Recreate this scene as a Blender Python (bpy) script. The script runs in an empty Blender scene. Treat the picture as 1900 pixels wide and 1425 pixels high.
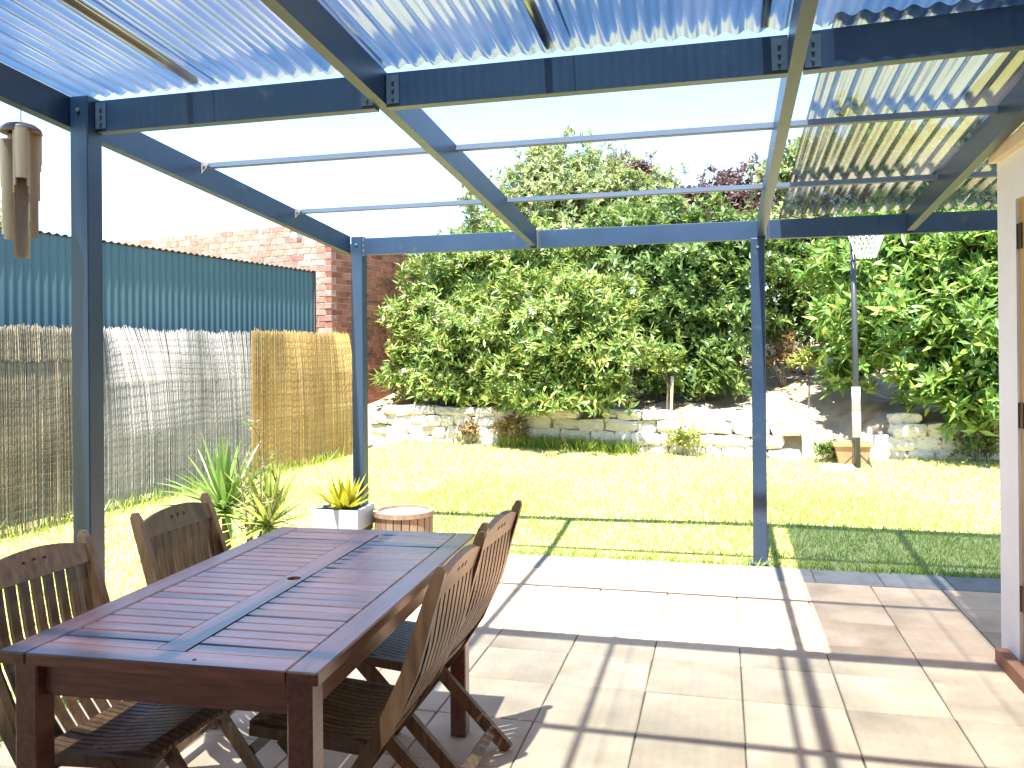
import bpy, math, random
import numpy as np
from mathutils import Vector, Matrix, noise as mnoise

random.seed(11)
rng = np.random.default_rng(11)
S = bpy.context.scene
COL = S.collection

# ------------------------------------------------------------------ camera
cam_d = bpy.data.cameras.new("camera")
cam = bpy.data.objects.new("camera", cam_d)
COL.objects.link(cam)
YAW, ROLL = math.radians(14.084), math.radians(-0.478)
fw = Vector((-math.sin(YAW), math.cos(YAW), 0.0015)).normalized()
r0 = fw.cross(Vector((0, 0, 1))).normalized()
u0 = r0.cross(fw)
rt = r0 * math.cos(ROLL) + u0 * math.sin(ROLL)
up = -r0 * math.sin(ROLL) + u0 * math.cos(ROLL)
cam.matrix_world = Matrix(((rt.x, up.x, -fw.x, 0), (rt.y, up.y, -fw.y, 0), (rt.z, up.z, -fw.z, 1.42), (0, 0, 0, 1)))
cam_d.sensor_fit = 'HORIZONTAL'
cam_d.sensor_width = 36
cam_d.lens = 36 * 1552.5 / 1900
cam_d.shift_y = -57.5 / 1900
cam_d.clip_start = 0.05
cam_d.clip_end = 2000
S.camera = cam

# ------------------------------------------------------------------ sky, sun, exposure
KX, KY = 0.037, 0.42                      # shadow shift per metre of height
W = bpy.data.worlds.new("World")
S.world = W
W.use_nodes = True
wn = W.node_tree.nodes
sky = wn.new('ShaderNodeTexSky')
sky.sky_type = 'NISHITA'
sky.sun_disc = False
sky.sun_elevation = math.atan2(1.0, math.hypot(KX, KY))
sky.sun_rotation = math.radians(185)
sky.air_density = 1.0
sky.dust_density = 0.1
sky.ozone_density = 3.0
wn['Background'].inputs[1].default_value = 0.125
W.node_tree.links.new(sky.outputs[0], wn['Background'].inputs[0])
sun_d = bpy.data.lights.new("sun", 'SUN')
sun_d.energy = 5.0
sun_d.angle = math.radians(0.7)
sun_d.color = (1.0, 0.95, 0.87)
sun = bpy.data.objects.new("sun", sun_d)
COL.objects.link(sun)
sun.rotation_euler = Vector((KX, KY, -1.0)).to_track_quat('-Z', 'Y').to_euler()
sun.location = (-1, -6, 14)
S.view_settings.view_transform = 'Standard'
S.view_settings.look = 'None'
S.view_settings.exposure = 2.1
S.view_settings.gamma = 1.0
S.view_settings.use_curve_mapping = False
S.render.engine = 'CYCLES'
S.cycles.max_bounces = 8
S.cycles.transparent_max_bounces = 16
S.cycles.use_denoising = True

# ------------------------------------------------------------------ materials
def new_mat(name):
    m = bpy.data.materials.new(name)
    m.use_nodes = True
    return m, m.node_tree.nodes, m.node_tree.links

def ramp(n, stops):
    r = n.new('ShaderNodeValToRGB')
    el = r.color_ramp.elements
    while len(el) < len(stops):
        el.new(0.5)
    for e, (p, c) in zip(el, stops):
        e.position = p
        e.color = (*c, 1)
    return r

def surf(name, c1, c2, scale=6.0, stretch=(1, 1, 1), rough=0.7, bump=0.0, bscale=60.0, rnd=None, var=0.0, metallic=0.0,
         spec=0.5, detail=6.0, lo=0.3, hi=0.7, stain_or_glare=None, coat=0.0):
    """two-colour noise, optional random brightness per object or per island, fine bump, stains or glare blotches"""
    m, n, l = new_mat(name)
    b = n['Principled BSDF']
    tc = n.new('ShaderNodeTexCoord')
    mp = n.new('ShaderNodeMapping')
    mp.inputs['Scale'].default_value = stretch
    if rnd == 'object':
        oi0 = n.new('ShaderNodeObjectInfo')
        vm = n.new('ShaderNodeVectorMath'); vm.operation = 'SCALE'
        cmb = n.new('ShaderNodeCombineXYZ')
        for k in range(3):
            l.new(oi0.outputs['Random'], cmb.inputs[k])
        l.new(cmb.outputs[0], vm.inputs[0]); vm.inputs['Scale'].default_value = 37.0
        l.new(vm.outputs[0], mp.inputs['Location'])
    l.new(tc.outputs['Object'], mp.inputs[0])
    nz = n.new('ShaderNodeTexNoise')
    nz.inputs['Scale'].default_value = scale
    nz.inputs['Detail'].default_value = detail
    nz.inputs['Roughness'].default_value = 0.62
    l.new(mp.outputs[0], nz.inputs['Vector'])
    r = ramp(n, [(lo, c1), (hi, c2)])
    l.new(nz.outputs['Fac'], r.inputs[0])
    out = r.outputs[0]
    if stain_or_glare:
        nz2 = n.new('ShaderNodeTexNoise')
        nz2.inputs['Scale'].default_value = stain_or_glare[1]
        nz2.inputs['Detail'].default_value = 4
        l.new(tc.outputs['Object'] if rnd != 'object' else mp.outputs[0], nz2.inputs['Vector'])
        rr = ramp(n, [(stain_or_glare[2], (0, 0, 0)), (stain_or_glare[3], (1, 1, 1))])
        l.new(nz2.outputs['Fac'], rr.inputs[0])
        mx = n.new('ShaderNodeMix'); mx.data_type = 'RGBA'
        l.new(rr.outputs[0], mx.inputs['Factor'])
        l.new(out, mx.inputs['A'])
        mx.inputs['B'].default_value = (*stain_or_glare[0], 1)
        out = mx.outputs['Result']
    if rnd and var > 0:
        if rnd == 'object':
            src = n.new('ShaderNodeObjectInfo').outputs['Random']
        else:
            src = n.new('ShaderNodeNewGeometry').outputs['Random Per Island']
        mr = n.new('ShaderNodeMapRange')
        mr.inputs['To Min'].default_value = 1 - var
        mr.inputs['To Max'].default_value = 1 + var
        l.new(src, mr.inputs['Value'])
        vm2 = n.new('ShaderNodeVectorMath'); vm2.operation = 'SCALE'
        l.new(out, vm2.inputs[0]); l.new(mr.outputs[0], vm2.inputs['Scale'])
        out = vm2.outputs[0]
    l.new(out, b.inputs['Base Color'])
    b.inputs['Roughness'].default_value = rough
    b.inputs['Metallic'].default_value = metallic
    b.inputs['Specular IOR Level'].default_value = spec
    if coat:
        b.inputs['Coat Weight'].default_value = coat
        b.inputs['Coat Roughness'].default_value = 0.25
    if bump:
        nb = n.new('ShaderNodeTexNoise')
        nb.inputs['Scale'].default_value = bscale
        nb.inputs['Detail'].default_value = 5
        l.new(mp.outputs[0], nb.inputs['Vector'])
        bp = n.new('ShaderNodeBump')
        bp.inputs['Strength'].default_value = bump
        bp.inputs['Distance'].default_value = 0.01
        l.new(nb.outputs['Fac'], bp.inputs['Height'])
        l.new(bp.outputs[0], b.inputs['Normal'])
    return m

def leaf_mat(name, stops, trans=0.35, rough=0.4, tcol=None, spec=0.5):
    m, n, l = new_mat(name)
    b = n['Principled BSDF']
    g = n.new('ShaderNodeNewGeometry')
    r = ramp(n, stops)
    l.new(g.outputs['Random Per Island'], r.inputs[0])
    l.new(r.outputs[0], b.inputs['Base Color'])
    b.inputs['Roughness'].default_value = rough
    b.inputs['Specular IOR Level'].default_value = spec
    t = n.new('ShaderNodeBsdfTranslucent')
    hs = n.new('ShaderNodeHueSaturation')
    hs.inputs['Value'].default_value = 1.5
    hs.inputs['Hue'].default_value = 0.485
    l.new(r.outputs[0], hs.inputs['Color'])
    l.new(hs.outputs[0], t.inputs['Color'])
    mx = n.new('ShaderNodeMixShader')
    mx.inputs[0].default_value = trans
    l.new(b.outputs[0], mx.inputs[1])
    l.new(t.outputs[0], mx.inputs[2])
    l.new(mx.outputs[0], n['Material Output'].inputs['Surface'])
    return m

PITCH = 0.076
def sheet_mat(name, ca, cb):
    """clear corrugated roofing: transparent, glossy at grazing angles, dusty patches and light streaks put into the tint along the flutes"""
    m, n, l = new_mat(name)
    n.remove(n['Principled BSDF'])
    def math_(op, a, b=None, c=None):
        q = n.new('ShaderNodeMath'); q.operation = op
        for k, v in enumerate((a, b, c)):
            if v is None: continue
            if isinstance(v, (int, float)): q.inputs[k].default_value = v
            else: l.new(v, q.inputs[k])
        return q.outputs[0]
    tc = n.new('ShaderNodeTexCoord')
    sp = n.new('ShaderNodeSeparateXYZ')
    l.new(tc.outputs['Object'], sp.inputs[0])
    ph = math_('MULTIPLY', sp.outputs['X'], 2 * math.pi / PITCH)
    sn = math_('SINE', ph)
    valley = math_('MULTIPLY_ADD', sn, -0.5, 0.5)                 # 1 in the bottoms of the flutes, where dust adds to the imitated streaks
    vpow = math_('POWER', valley, 3.0)
    mp = n.new('ShaderNodeMapping')
    mp.inputs['Scale'].default_value = (9.0, 0.9, 1.0)
    l.new(tc.outputs['Object'], mp.inputs[0])
    nz = n.new('ShaderNodeTexNoise'); nz.inputs['Scale'].default_value = 1.0; nz.inputs['Detail'].default_value = 5
    l.new(mp.outputs[0], nz.inputs['Vector'])
    nz2 = n.new('ShaderNodeTexNoise'); nz2.inputs['Scale'].default_value = 1.3; nz2.inputs['Detail'].default_value = 3
    l.new(tc.outputs['Object'], nz2.inputs['Vector'])
    patch = ramp(n, [(0.52, (0, 0, 0)), (0.62, (1, 1, 1))])
    l.new(math_('MULTIPLY_ADD', nz2.outputs['Fac'], 0.6, math_('MULTIPLY', nz.outputs['Fac'], 0.42)), patch.inputs[0])
    dust = math_('MULTIPLY_ADD', patch.outputs[0], 0.045, math_('MULTIPLY_ADD', vpow, 0.010, 0.004))
    tr = n.new('ShaderNodeBsdfTransparent')
    lerp = n.new('ShaderNodeMix'); lerp.data_type = 'RGBA'
    l.new(math_('MULTIPLY', math_('ABSOLUTE', math_('COSINE', ph)), math_('MULTIPLY_ADD', nz.outputs['Fac'], 0.9, 0.25)), lerp.inputs['Factor'])  # darker flanks imitate the light and shade streaks the flutes would refract
    lerp.inputs['A'].default_value = (*ca, 1)
    lerp.inputs['B'].default_value = (*cb, 1)
    l.new(lerp.outputs['Result'], tr.inputs['Color'])
    gl = n.new('ShaderNodeBsdfGlossy')
    gl.inputs['Roughness'].default_value = 0.16
    gl.inputs['Color'].default_value = (0.9, 0.9, 0.9, 1)
    fr = n.new('ShaderNodeFresnel'); fr.inputs['IOR'].default_value = 1.22
    m1 = n.new('ShaderNodeMixShader')
    l.new(math_('MULTIPLY', fr.outputs[0], 0.32), m1.inputs[0]); l.new(tr.outputs[0], m1.inputs[1]); l.new(gl.outputs[0], m1.inputs[2])
    tl = n.new('ShaderNodeBsdfTranslucent'); tl.inputs['Color'].default_value = (0.78, 0.76, 0.78, 1)
    df = n.new('ShaderNodeBsdfDiffuse'); df.inputs['Color'].default_value = (0.5, 0.46, 0.4, 1)
    m2 = n.new('ShaderNodeMixShader'); m2.inputs[0].default_value = 0.4
    l.new(tl.outputs[0], m2.inputs[1]); l.new(df.outputs[0], m2.inputs[2])
    m3 = n.new('ShaderNodeMixShader')
    l.new(dust, m3.inputs[0]); l.new(m1.outputs[0], m3.inputs[1]); l.new(m2.outputs[0], m3.inputs[2])
    l.new(m3.outputs[0], n['Material Output'].inputs['Surface'])
    return m

M = {}
M['steel'] = surf('slate_blue_paint', (0.016, 0.037, 0.073), (0.024, 0.049, 0.092), scale=3, rough=0.36, bump=0.04, bscale=30, spec=0.5,
                  stain_or_glare=((0.06, 0.07, 0.10), 9, 0.66, 0.78))
M['purlin'] = surf('light_steel_paint', (0.085, 0.115, 0.165), (0.11, 0.14, 0.19), scale=3, rough=0.4)
M['bolt'] = surf('zinc', (0.35, 0.35, 0.36), (0.5, 0.5, 0.5), rough=0.4, metallic=0.8)
M['bracket'] = surf('bracket_paint', (0.05, 0.07, 0.10), (0.07, 0.095, 0.13), rough=0.45)
M['lath'] = surf('weathered_lath', (0.09, 0.055, 0.03), (0.20, 0.14, 0.07), scale=5, stretch=(12, 1, 12), rough=0.8)
M['sheet'] = sheet_mat('clear_corrugated_sheet', (0.235, 0.32, 0.385), (0.15, 0.225, 0.29))
M['sheet_dim'] = sheet_mat('dim_smoky_sheet', (0.18, 0.215, 0.245), (0.11, 0.14, 0.17))  # front sheets: greyer, dimmed to deepen the shade below them
M['wood'] = surf('oiled_red_hardwood', (0.080, 0.021, 0.012), (0.19, 0.058, 0.034), scale=5, stretch=(14, 1.2, 14), rough=0.3, bump=0.12, bscale=25,
                 rnd='object', var=0.28, coat=0.8)
M['wood_x'] = surf('oiled_red_hardwood_slat', (0.11, 0.028, 0.018), (0.26, 0.082, 0.052), scale=5, stretch=(1.2, 14, 14), rough=0.28, bump=0.1, bscale=25,
                   rnd='object', var=0.34, coat=0.9)
M['chair'] = surf('chair_hardwood', (0.085, 0.034, 0.015), (0.21, 0.098, 0.046), scale=5, stretch=(9, 9, 1.2), rough=0.45, bump=0.12, bscale=25,
                  rnd='object', var=0.3, coat=0.12)
M['paver'] = surf('cream_concrete_paver', (0.70, 0.42, 0.25), (0.83, 0.545, 0.345), scale=5, rough=0.88, bump=0.25, bscale=140, rnd='object', var=0.09,
                  stain_or_glare=((0.40, 0.26, 0.16), 2.2, 0.48, 0.82), spec=0.3)
M['paver_edge'] = surf('grey_edge_paver', (0.22, 0.19, 0.17), (0.34, 0.29, 0.25), scale=6, rough=0.9, bump=0.3, bscale=120, rnd='object', var=0.1, spec=0.3)
M['bed'] = surf('sandy_joint', (0.12, 0.085, 0.055), (0.20, 0.15, 0.10), scale=30, rough=0.95)
M['lawn'] = surf('lawn_thatch', (0.36, 0.35, 0.13), (0.46, 0.43, 0.18), scale=2.2, rough=0.9, bump=0.5, bscale=80, spec=0.2,
                 stain_or_glare=((0.33, 0.29, 0.13), 1.1, 0.5, 0.8))
M['ground'] = surf('dry_earth', (0.22, 0.17, 0.11), (0.32, 0.26, 0.17), scale=0.4, rough=0.95)
M['soil'] = surf('sandy_bank_soil', (0.33, 0.25, 0.16), (0.50, 0.40, 0.27), scale=2.5, rough=0.95, bump=0.8, bscale=18, stain_or_glare=((0.2, 0.13, 0.07), 3, 0.5, 0.75))
M['grass'] = leaf_mat('shade_green_grass_blade', [(0, (0.11, 0.24, 0.018)), (0.5, (0.20, 0.33, 0.026)), (0.8, (0.36, 0.40, 0.07)), (1, (0.54, 0.45, 0.2))], trans=0.3, rough=0.5)  # green of the shaded lawn put into the near blades
M['stone'] = surf('pale_limestone', (0.60, 0.55, 0.47), (0.76, 0.71, 0.63), scale=5, rough=0.9, bump=0.9, bscale=14, rnd='object', var=0.12,
                  stain_or_glare=((0.30, 0.21, 0.12), 4, 0.58, 0.75))
M['stone_core'] = surf('earth_joint', (0.26, 0.21, 0.155), (0.38, 0.32, 0.25), scale=12, rough=0.95)
M['brick'] = surf('glare_washed_brick', (0.33, 0.15, 0.11), (0.52, 0.30, 0.23), scale=9, rough=0.9, bump=0.4, bscale=60, rnd='object', var=0.34, spec=0.25, stain_or_glare=((0.56, 0.42, 0.34), 7, 0.55, 0.75))  # sun glare of the lit face put into paler colour and blotches
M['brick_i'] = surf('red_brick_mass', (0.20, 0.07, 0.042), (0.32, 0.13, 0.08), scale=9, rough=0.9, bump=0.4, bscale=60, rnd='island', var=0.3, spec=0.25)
M['mortar'] = surf('pale_mortar', (0.48, 0.42, 0.35), (0.6, 0.54, 0.46), scale=14, rough=0.95, bump=0.3, bscale=60)
M['teal'] = surf('teal_painted_steel', (0.045, 0.10, 0.128), (0.058, 0.122, 0.15), scale=1.4, rough=0.45, stretch=(1, 1, 0.4), spec=0.4)
M['teal_dark'] = surf('dark_trim', (0.07, 0.055, 0.045), (0.10, 0.08, 0.06), rough=0.6)
M['reed_old'] = surf('weathered_reed', (0.21, 0.175, 0.12), (0.40, 0.35, 0.26), scale=3, stretch=(1, 1, 0.5), rough=0.75, rnd='island', var=0.35, spec=0.35)
M['reed_grey'] = surf('silvered_reed', (0.30, 0.28, 0.245), (0.50, 0.47, 0.43), scale=2.2, stretch=(1, 1, 0.5), rough=0.7, rnd='island', var=0.33, spec=0.4)
M['reed_new'] = surf('golden_reed', (0.42, 0.255, 0.075), (0.58, 0.40, 0.15), scale=3, stretch=(1, 1, 0.5), rough=0.65, rnd='island', var=0.28, spec=0.4)
M['wire'] = surf('binding_wire', (0.06, 0.055, 0.045), (0.10, 0.09, 0.075), rough=0.6)
M['bark'] = surf('bark', (0.10, 0.075, 0.05), (0.20, 0.16, 0.115), scale=6, stretch=(3, 3, 0.6), rough=0.95, bump=0.8, bscale=20)
M['leaf_oleander'] = leaf_mat('oleander_leaf', [(0, (0.079, 0.153, 0.035)), (0.5, (0.174, 0.277, 0.063)), (0.85, (0.363, 0.423, 0.097)), (1, (0.540, 0.539, 0.181))], trans=0.28, rough=0.38)
M['leaf_tall'] = leaf_mat('tall_tree_leaf', [(0, (0.122, 0.193, 0.069)), (0.6, (0.243, 0.306, 0.115)), (0.9, (0.383, 0.402, 0.153)), (1, (0.591, 0.515, 0.260))], trans=0.32, rough=0.45)
M['leaf_mid'] = leaf_mat('glossy_bush_leaf', [(0, (0.056, 0.114, 0.027)), (0.6, (0.123, 0.205, 0.049)), (1, (0.247, 0.309, 0.076))], trans=0.3, rough=0.33)
M['leaf_large'] = leaf_mat('broad_lanceolate_leaf', [(0, (0.082, 0.168, 0.035)), (0.5, (0.154, 0.277, 0.056)), (0.85, (0.272, 0.395, 0.080)), (1, (0.490, 0.554, 0.144))], trans=0.26, rough=0.28)
M['leaf_plum'] = leaf_mat('purple_plum_leaf', [(0, (0.07, 0.04, 0.04)), (0.6, (0.15, 0.085, 0.075)), (1, (0.28, 0.2, 0.16))], trans=0.3, rough=0.5)
M['leaf_dry'] = leaf_mat('dry_weed_leaf', [(0, (0.22, 0.13, 0.05)), (0.5, (0.34, 0.24, 0.11)), (0.75, (0.24, 0.25, 0.07)), (1, (0.45, 0.36, 0.2))], trans=0.3, rough=0.6)
M['leaf_yucca'] = leaf_mat('yucca_leaf', [(0, (0.08, 0.17, 0.04)), (0.6, (0.16, 0.27, 0.06)), (1, (0.36, 0.40, 0.16))], trans=0.25, rough=0.35)
M['leaf_lime'] = leaf_mat('lime_yucca_leaf', [(0, (0.20, 0.27, 0.05)), (0.6, (0.30, 0.36, 0.08)), (1, (0.42, 0.44, 0.15))], trans=0.35, rough=0.4)
M['leaf_agave'] = leaf_mat('agave_leaf', [(0, (0.27, 0.30, 0.02)), (0.6, (0.38, 0.38, 0.03)), (1, (0.50, 0.46, 0.06))], trans=0.35, rough=0.4)
M['flower'] = leaf_mat('pale_flower', [(0, (0.7, 0.62, 0.62)), (1, (0.8, 0.75, 0.72))], trans=0.3, rough=0.6)
M['white_wall'] = surf('white_render', (0.76, 0.73, 0.73), (0.83, 0.80, 0.80), scale=4, rough=0.7, bump=0.15, bscale=60)
M['cream'] = surf('cream_trim', (0.62, 0.50, 0.34), (0.70, 0.58, 0.41), scale=4, rough=0.6)
M['door_wood'] = surf('honey_timber', (0.36, 0.19, 0.05), (0.52, 0.30, 0.09), scale=4, stretch=(10, 10, 1), rough=0.45, bump=0.1, bscale=30)
M['sill'] = surf('terracotta_sill', (0.33, 0.12, 0.06), (0.43, 0.18, 0.10), scale=9, rough=0.75, bump=0.2, bscale=60)
M['hinge'] = surf('dark_hinge', (0.06, 0.035, 0.02), (0.09, 0.05, 0.03), rough=0.5, metallic=0.4)
M['rooftile'] = surf('grey_roof', (0.16, 0.15, 0.15), (0.22, 0.21, 0.20), rough=0.8)
M['bamboo'] = surf('dry_bamboo', (0.33, 0.22, 0.13), (0.48, 0.35, 0.22), scale=5, stretch=(3, 3, 0.5), rough=0.55, bump=0.1, rnd='object', var=0.15)
M['shell'] = surf('chime_cap_shell', (0.10, 0.06, 0.055), (0.20, 0.13, 0.12), scale=14, rough=0.45)
M['cord'] = surf('cord', (0.1, 0.08, 0.06), (0.16, 0.13, 0.1), rough=0.9)
M['planter_white'] = surf('pale_blue_grey_planter', (0.27, 0.33, 0.37), (0.34, 0.40, 0.44), scale=5, rough=0.55)
M['dark_wood'] = surf('dark_stand', (0.07, 0.05, 0.04), (0.12, 0.09, 0.07), scale=6, rough=0.6)
M['potting'] = surf('potting_soil', (0.05, 0.04, 0.03), (0.10, 0.08, 0.055), scale=40, rough=0.95, bump=0.8, bscale=60)
M['tub'] = surf('brown_tub_stave', (0.13, 0.095, 0.065), (0.22, 0.165, 0.115), scale=6, stretch=(4, 4, 0.6), rough=0.6, rnd='object', var=0.2)
M['tubtop'] = surf('pale_tub_top', (0.55, 0.46, 0.34), (0.66, 0.57, 0.45), scale=9, rough=0.7)
M['pole'] = surf('dark_grey_pole', (0.03, 0.035, 0.045), (0.05, 0.055, 0.065), rough=0.4)
M['white_pvc'] = surf('white_sleeve', (0.76, 0.76, 0.76), (0.8, 0.8, 0.79), rough=0.5)
M['net'] = surf('white_net', (0.78, 0.78, 0.78), (0.8, 0.8, 0.8), rough=0.8)
M['terracotta'] = surf('terracotta_trough', (0.40, 0.22, 0.10), (0.50, 0.30, 0.15), scale=6, rough=0.8)
M['stake'] = surf('grey_stake', (0.28, 0.22, 0.16), (0.40, 0.33, 0.25), scale=6, rough=0.9)

M['grass_sunlit'] = leaf_mat('pale_sunlit_grass_blade', [(0, (0.24, 0.32, 0.06)), (0.5, (0.36, 0.41, 0.11)), (0.8, (0.48, 0.47, 0.18)), (1, (0.6, 0.52, 0.28))], trans=0.3, rough=0.5)  # pale yellow of the sunlit lawn put into the blade colour
# ------------------------------------------------------------------ mesh helpers
class MB:
    def __init__(s):
        s.v = []; s.f = []
    def add(s, vs, fs):
        o = len(s.v)
        s.v += [tuple(v) for v in vs]
        s.f += [tuple(i + o for i in f) for f in fs]
        return s
    def box(s, x0, x1, y0, y1, z0, z1, ch=0.0, mat=None):
        """axis box; ch: chamfer of the vertical and top edges, as a ring of bevel faces"""
        if ch <= 0:
            vs = [(x, y, z) for z in (z0, z1) for x, y in ((x0, y0), (x1, y0), (x1, y1), (x0, y1))]
            fs = [(3, 2, 1, 0), (4, 5, 6, 7)] + [(i, (i + 1) % 4, (i + 1) % 4 + 4, i + 4) for i in range(4)]
        else:
            def ring(e, z):
                return [(x0 + e, y0, z), (x1 - e, y0, z), (x1, y0 + e, z), (x1, y1 - e, z), (x1 - e, y1, z), (x0 + e, y1, z), (x0, y1 - e, z), (x0, y0 + e, z)]
            vs = ring(ch, z0) + ring(ch, z1 - ch)
            xs0, xs1, ys0, ys1 = x0 + ch, x1 - ch, y0 + ch, y1 - ch
            vs += [(xs0, ys0, z1), (xs1, ys0, z1), (xs1, ys1, z1), (xs0, ys1, z1)]
            fs = [tuple(reversed(range(8)))] + [(i, (i + 1) % 8, (i + 1) % 8 + 8, i + 8) for i in range(8)]
            fs += [(8, 9, 17, 16), (9, 10, 17), (10, 11, 18, 17), (11, 12, 18), (12, 13, 19, 18), (13, 14, 19), (14, 15, 16, 19), (15, 8, 16), (16, 17, 18, 19)]
        if mat is not None:
            vs = [mat @ Vector(v) for v in vs]
        return s.add(vs, fs)
    def bar(s, p, q, w, h, upv=(0, 0, 1), ch=0.0):
        """rectangular bar from p to q, w across and h along upv"""
        p, q = Vector(p), Vector(q)
        d = (q - p); L = d.length; d.normalize()
        a = d.cross(Vector(upv))
        if a.length < 1e-5: a = d.cross(Vector((1, 0, 0)))
        a.normalize()
        b = a.cross(d)
        m = Matrix(((a.x, b.x, d.x, p.x), (a.y, b.y, d.y, p.y), (a.z, b.z, d.z, p.z), (0, 0, 0, 1)))
        return s.box(-w / 2, w / 2, -h / 2, h / 2, 0, L, ch, m)
    def tube(s, pts, radii, n=10, cap=True):
        pts = [Vector(p) for p in pts]
        if not hasattr(radii, '__len__'): radii = [radii] * len(pts)
        rings = []
        a = None
        for i, p in enumerate(pts):
            d = (pts[min(i + 1, len(pts) - 1)] - pts[max(i - 1, 0)]).normalized()
            if a is None:
                a = d.cross(Vector((0, 0, 1)))
                if a.length < 1e-3: a = Vector((1, 0, 0))
            a = (a - d * a.dot(d)).normalized()
            b = d.cross(a)
            rings.append([p + (a * math.cos(t) + b * math.sin(t)) * radii[i] for t in [2 * math.pi * k / n for k in range(n)]])
        vs = [v for r in rings for v in r]
        fs = []
        for i in range(len(pts) - 1):
            for k in range(n):
                k2 = (k + 1) % n
                fs.append((i * n + k, i * n + k2, (i + 1) * n + k2, (i + 1) * n + k))
        if cap:
            fs += [tuple(reversed(range(n))), tuple(range((len(pts) - 1) * n, len(pts) * n))]
        return s.add(vs, fs)
    def mesh(s, name, smooth=False):
        me = bpy.data.meshes.new(name)
        me.from_pydata(s.v, [], s.f)
        if smooth:
            for p in me.polygons: p.use_smooth = True
        me.update()
        return me

def link(name, me, mat, parent=None, loc=(0, 0, 0), rot=None, kind=None):
    o = bpy.data.objects.new(name, me)
    COL.objects.link(o)
    if mat is not None and len(me.materials) == 0: me.materials.append(mat)
    o.location = loc
    if rot is not None: o.rotation_euler = rot
    if parent is not None: o.parent = parent
    if kind: o['kind'] = kind
    return o

def part(name, mb, mat, parent, smooth=False, kind=None, label=None):
    o = link(name, mb.mesh(name, smooth), mat, parent, kind=kind)
    if label: o['label'] = label
    return o

def thing(name, label, cat, loc=(0, 0, 0), rotz=0.0, group=None):
    o = bpy.data.objects.new(name, None)
    o.empty_display_size = 0.1
    COL.objects.link(o)
    o.location = loc
    o.rotation_euler = (0, 0, rotz)
    o['label'] = label; o['category'] = cat
    if group: o['group'] = group
    return o

def copy_tree(o, parent=None):
    c = o.copy(); COL.objects.link(c)
    if parent is not None: c.parent = parent
    for ch in list(o.children): copy_tree(ch, c)
    return c

def mesh_np(name, verts, faces, smooth=False):
    """faces: int array (n, k)"""
    me = bpy.data.meshes.new(name)
    nv, nf, k = len(verts), len(faces), faces.shape[1]
    me.vertices.add(nv); me.vertices.foreach_set('co', np.asarray(verts, dtype=np.float32).ravel())
    me.loops.add(nf * k); me.loops.foreach_set('vertex_index', faces.astype(np.int32).ravel())
    me.polygons.add(nf); me.polygons.foreach_set('loop_start', np.arange(0, nf * k, k, dtype=np.int32))
    if smooth: me.polygons.foreach_set('use_smooth', np.ones(nf, dtype=bool))
    me.update(calc_edges=True); me.validate()
    return me

# ------------------------------------------------------------------ ground, lawn, garden bank
def lawn_z(x, y):
    y = np.asarray(y, dtype=float)
    return np.interp(y, [-60, 5.78, 5.9, 6.8, 9.5, 10.4, 13, 60], [-0.02, -0.02, 0.0, 0.07, 0.18, 0.25, 0.3, 0.3]) + 0.008 * np.sin(np.asarray(x) * 1.7 + y * 1.1) * (y > 6)

def wall_y(x):                                           # line of the retaining wall
    return np.interp(x, [-6.5, -4.7, -1.0, 0.7, 3.5, 7], [11.3, 10.85, 10.25, 9.95, 10.25, 10.6])

def bank_z(x, y):
    """garden behind the wall: terrace rising to the back, with a sandy ramp down to the lawn near x = 1.2"""
    x = np.asarray(x, float); y = np.asarray(y, float)
    d = y - wall_y(x)
    top = 0.68 + 0.16 * np.clip(d - 0.2, 0, 6)
    ramp_ = 0.22 + 0.42 * np.clip(d + 0.1, 0, 3.2)
    k = np.clip(1 - np.abs(x - 1.25) / 0.62, 0, 1); k = k * k * (3 - 2 * k) * np.clip(2.6 - d, 0, 1)
    z = top * (1 - k) + np.minimum(ramp_, top + 0.3) * k
    z = np.where(d < 0.12, np.minimum(z, lawn_z(x, y) - 0.12 + 0.4 * k * np.clip(d + 0.4, 0, 1)), z)
    return z + 0.025 * np.sin(x * 5.1 + y * 3.3) + 0.02 * np.sin(x * 11.3 - y * 7.7)

def grid_mesh(name, xs, ys, zf):
    X, Y = np.meshgrid(xs, ys)
    V = np.stack([X, Y, zf(X, Y)], -1).reshape(-1, 3)
    nx = len(xs); i, j = np.meshgrid(np.arange(nx - 1), np.arange(len(ys) - 1))
    a = (j * nx + i).ravel()
    return V, np.stack([a, a + 1, a + nx + 1, a + nx], -1)

ground = link('ground', MB().add([(-600, -600, -0.3), (600, -600, -0.3), (600, 600, -0.3), (-600, 600, -0.3)], [(0, 1, 2, 3)]).mesh('ground'), M['ground'], kind='structure')

V1, F1 = grid_mesh('a', np.concatenate([[-40, -25, -16], np.arange(-12, -2.6, 0.3), [-2.61]]), np.concatenate([[-20, -10], np.arange(-5, 5.7, 0.35), [5.79]]), lawn_z)
V2, F2 = grid_mesh('b', np.concatenate([[-40, -25, -16], np.arange(-12, 9, 0.25), [12, 20, 40]]), np.concatenate([[5.79, 5.85, 5.9], np.arange(6, 12, 0.2), [12, 14]]), lawn_z)
link('lawn', mesh_np('lawn', np.vstack([V1, V2]), np.vstack([F1, F2 + len(V1)]), True), M['lawn'], kind='structure')
V, F = grid_mesh('c', np.arange(-8, 9.01, 0.1), np.concatenate([np.arange(9.3, 13, 0.1), np.arange(13, 20, 0.6)]), bank_z)
link('garden_bank', mesh_np('garden_bank', V, F, True), M['soil'], kind='structure')

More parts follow.
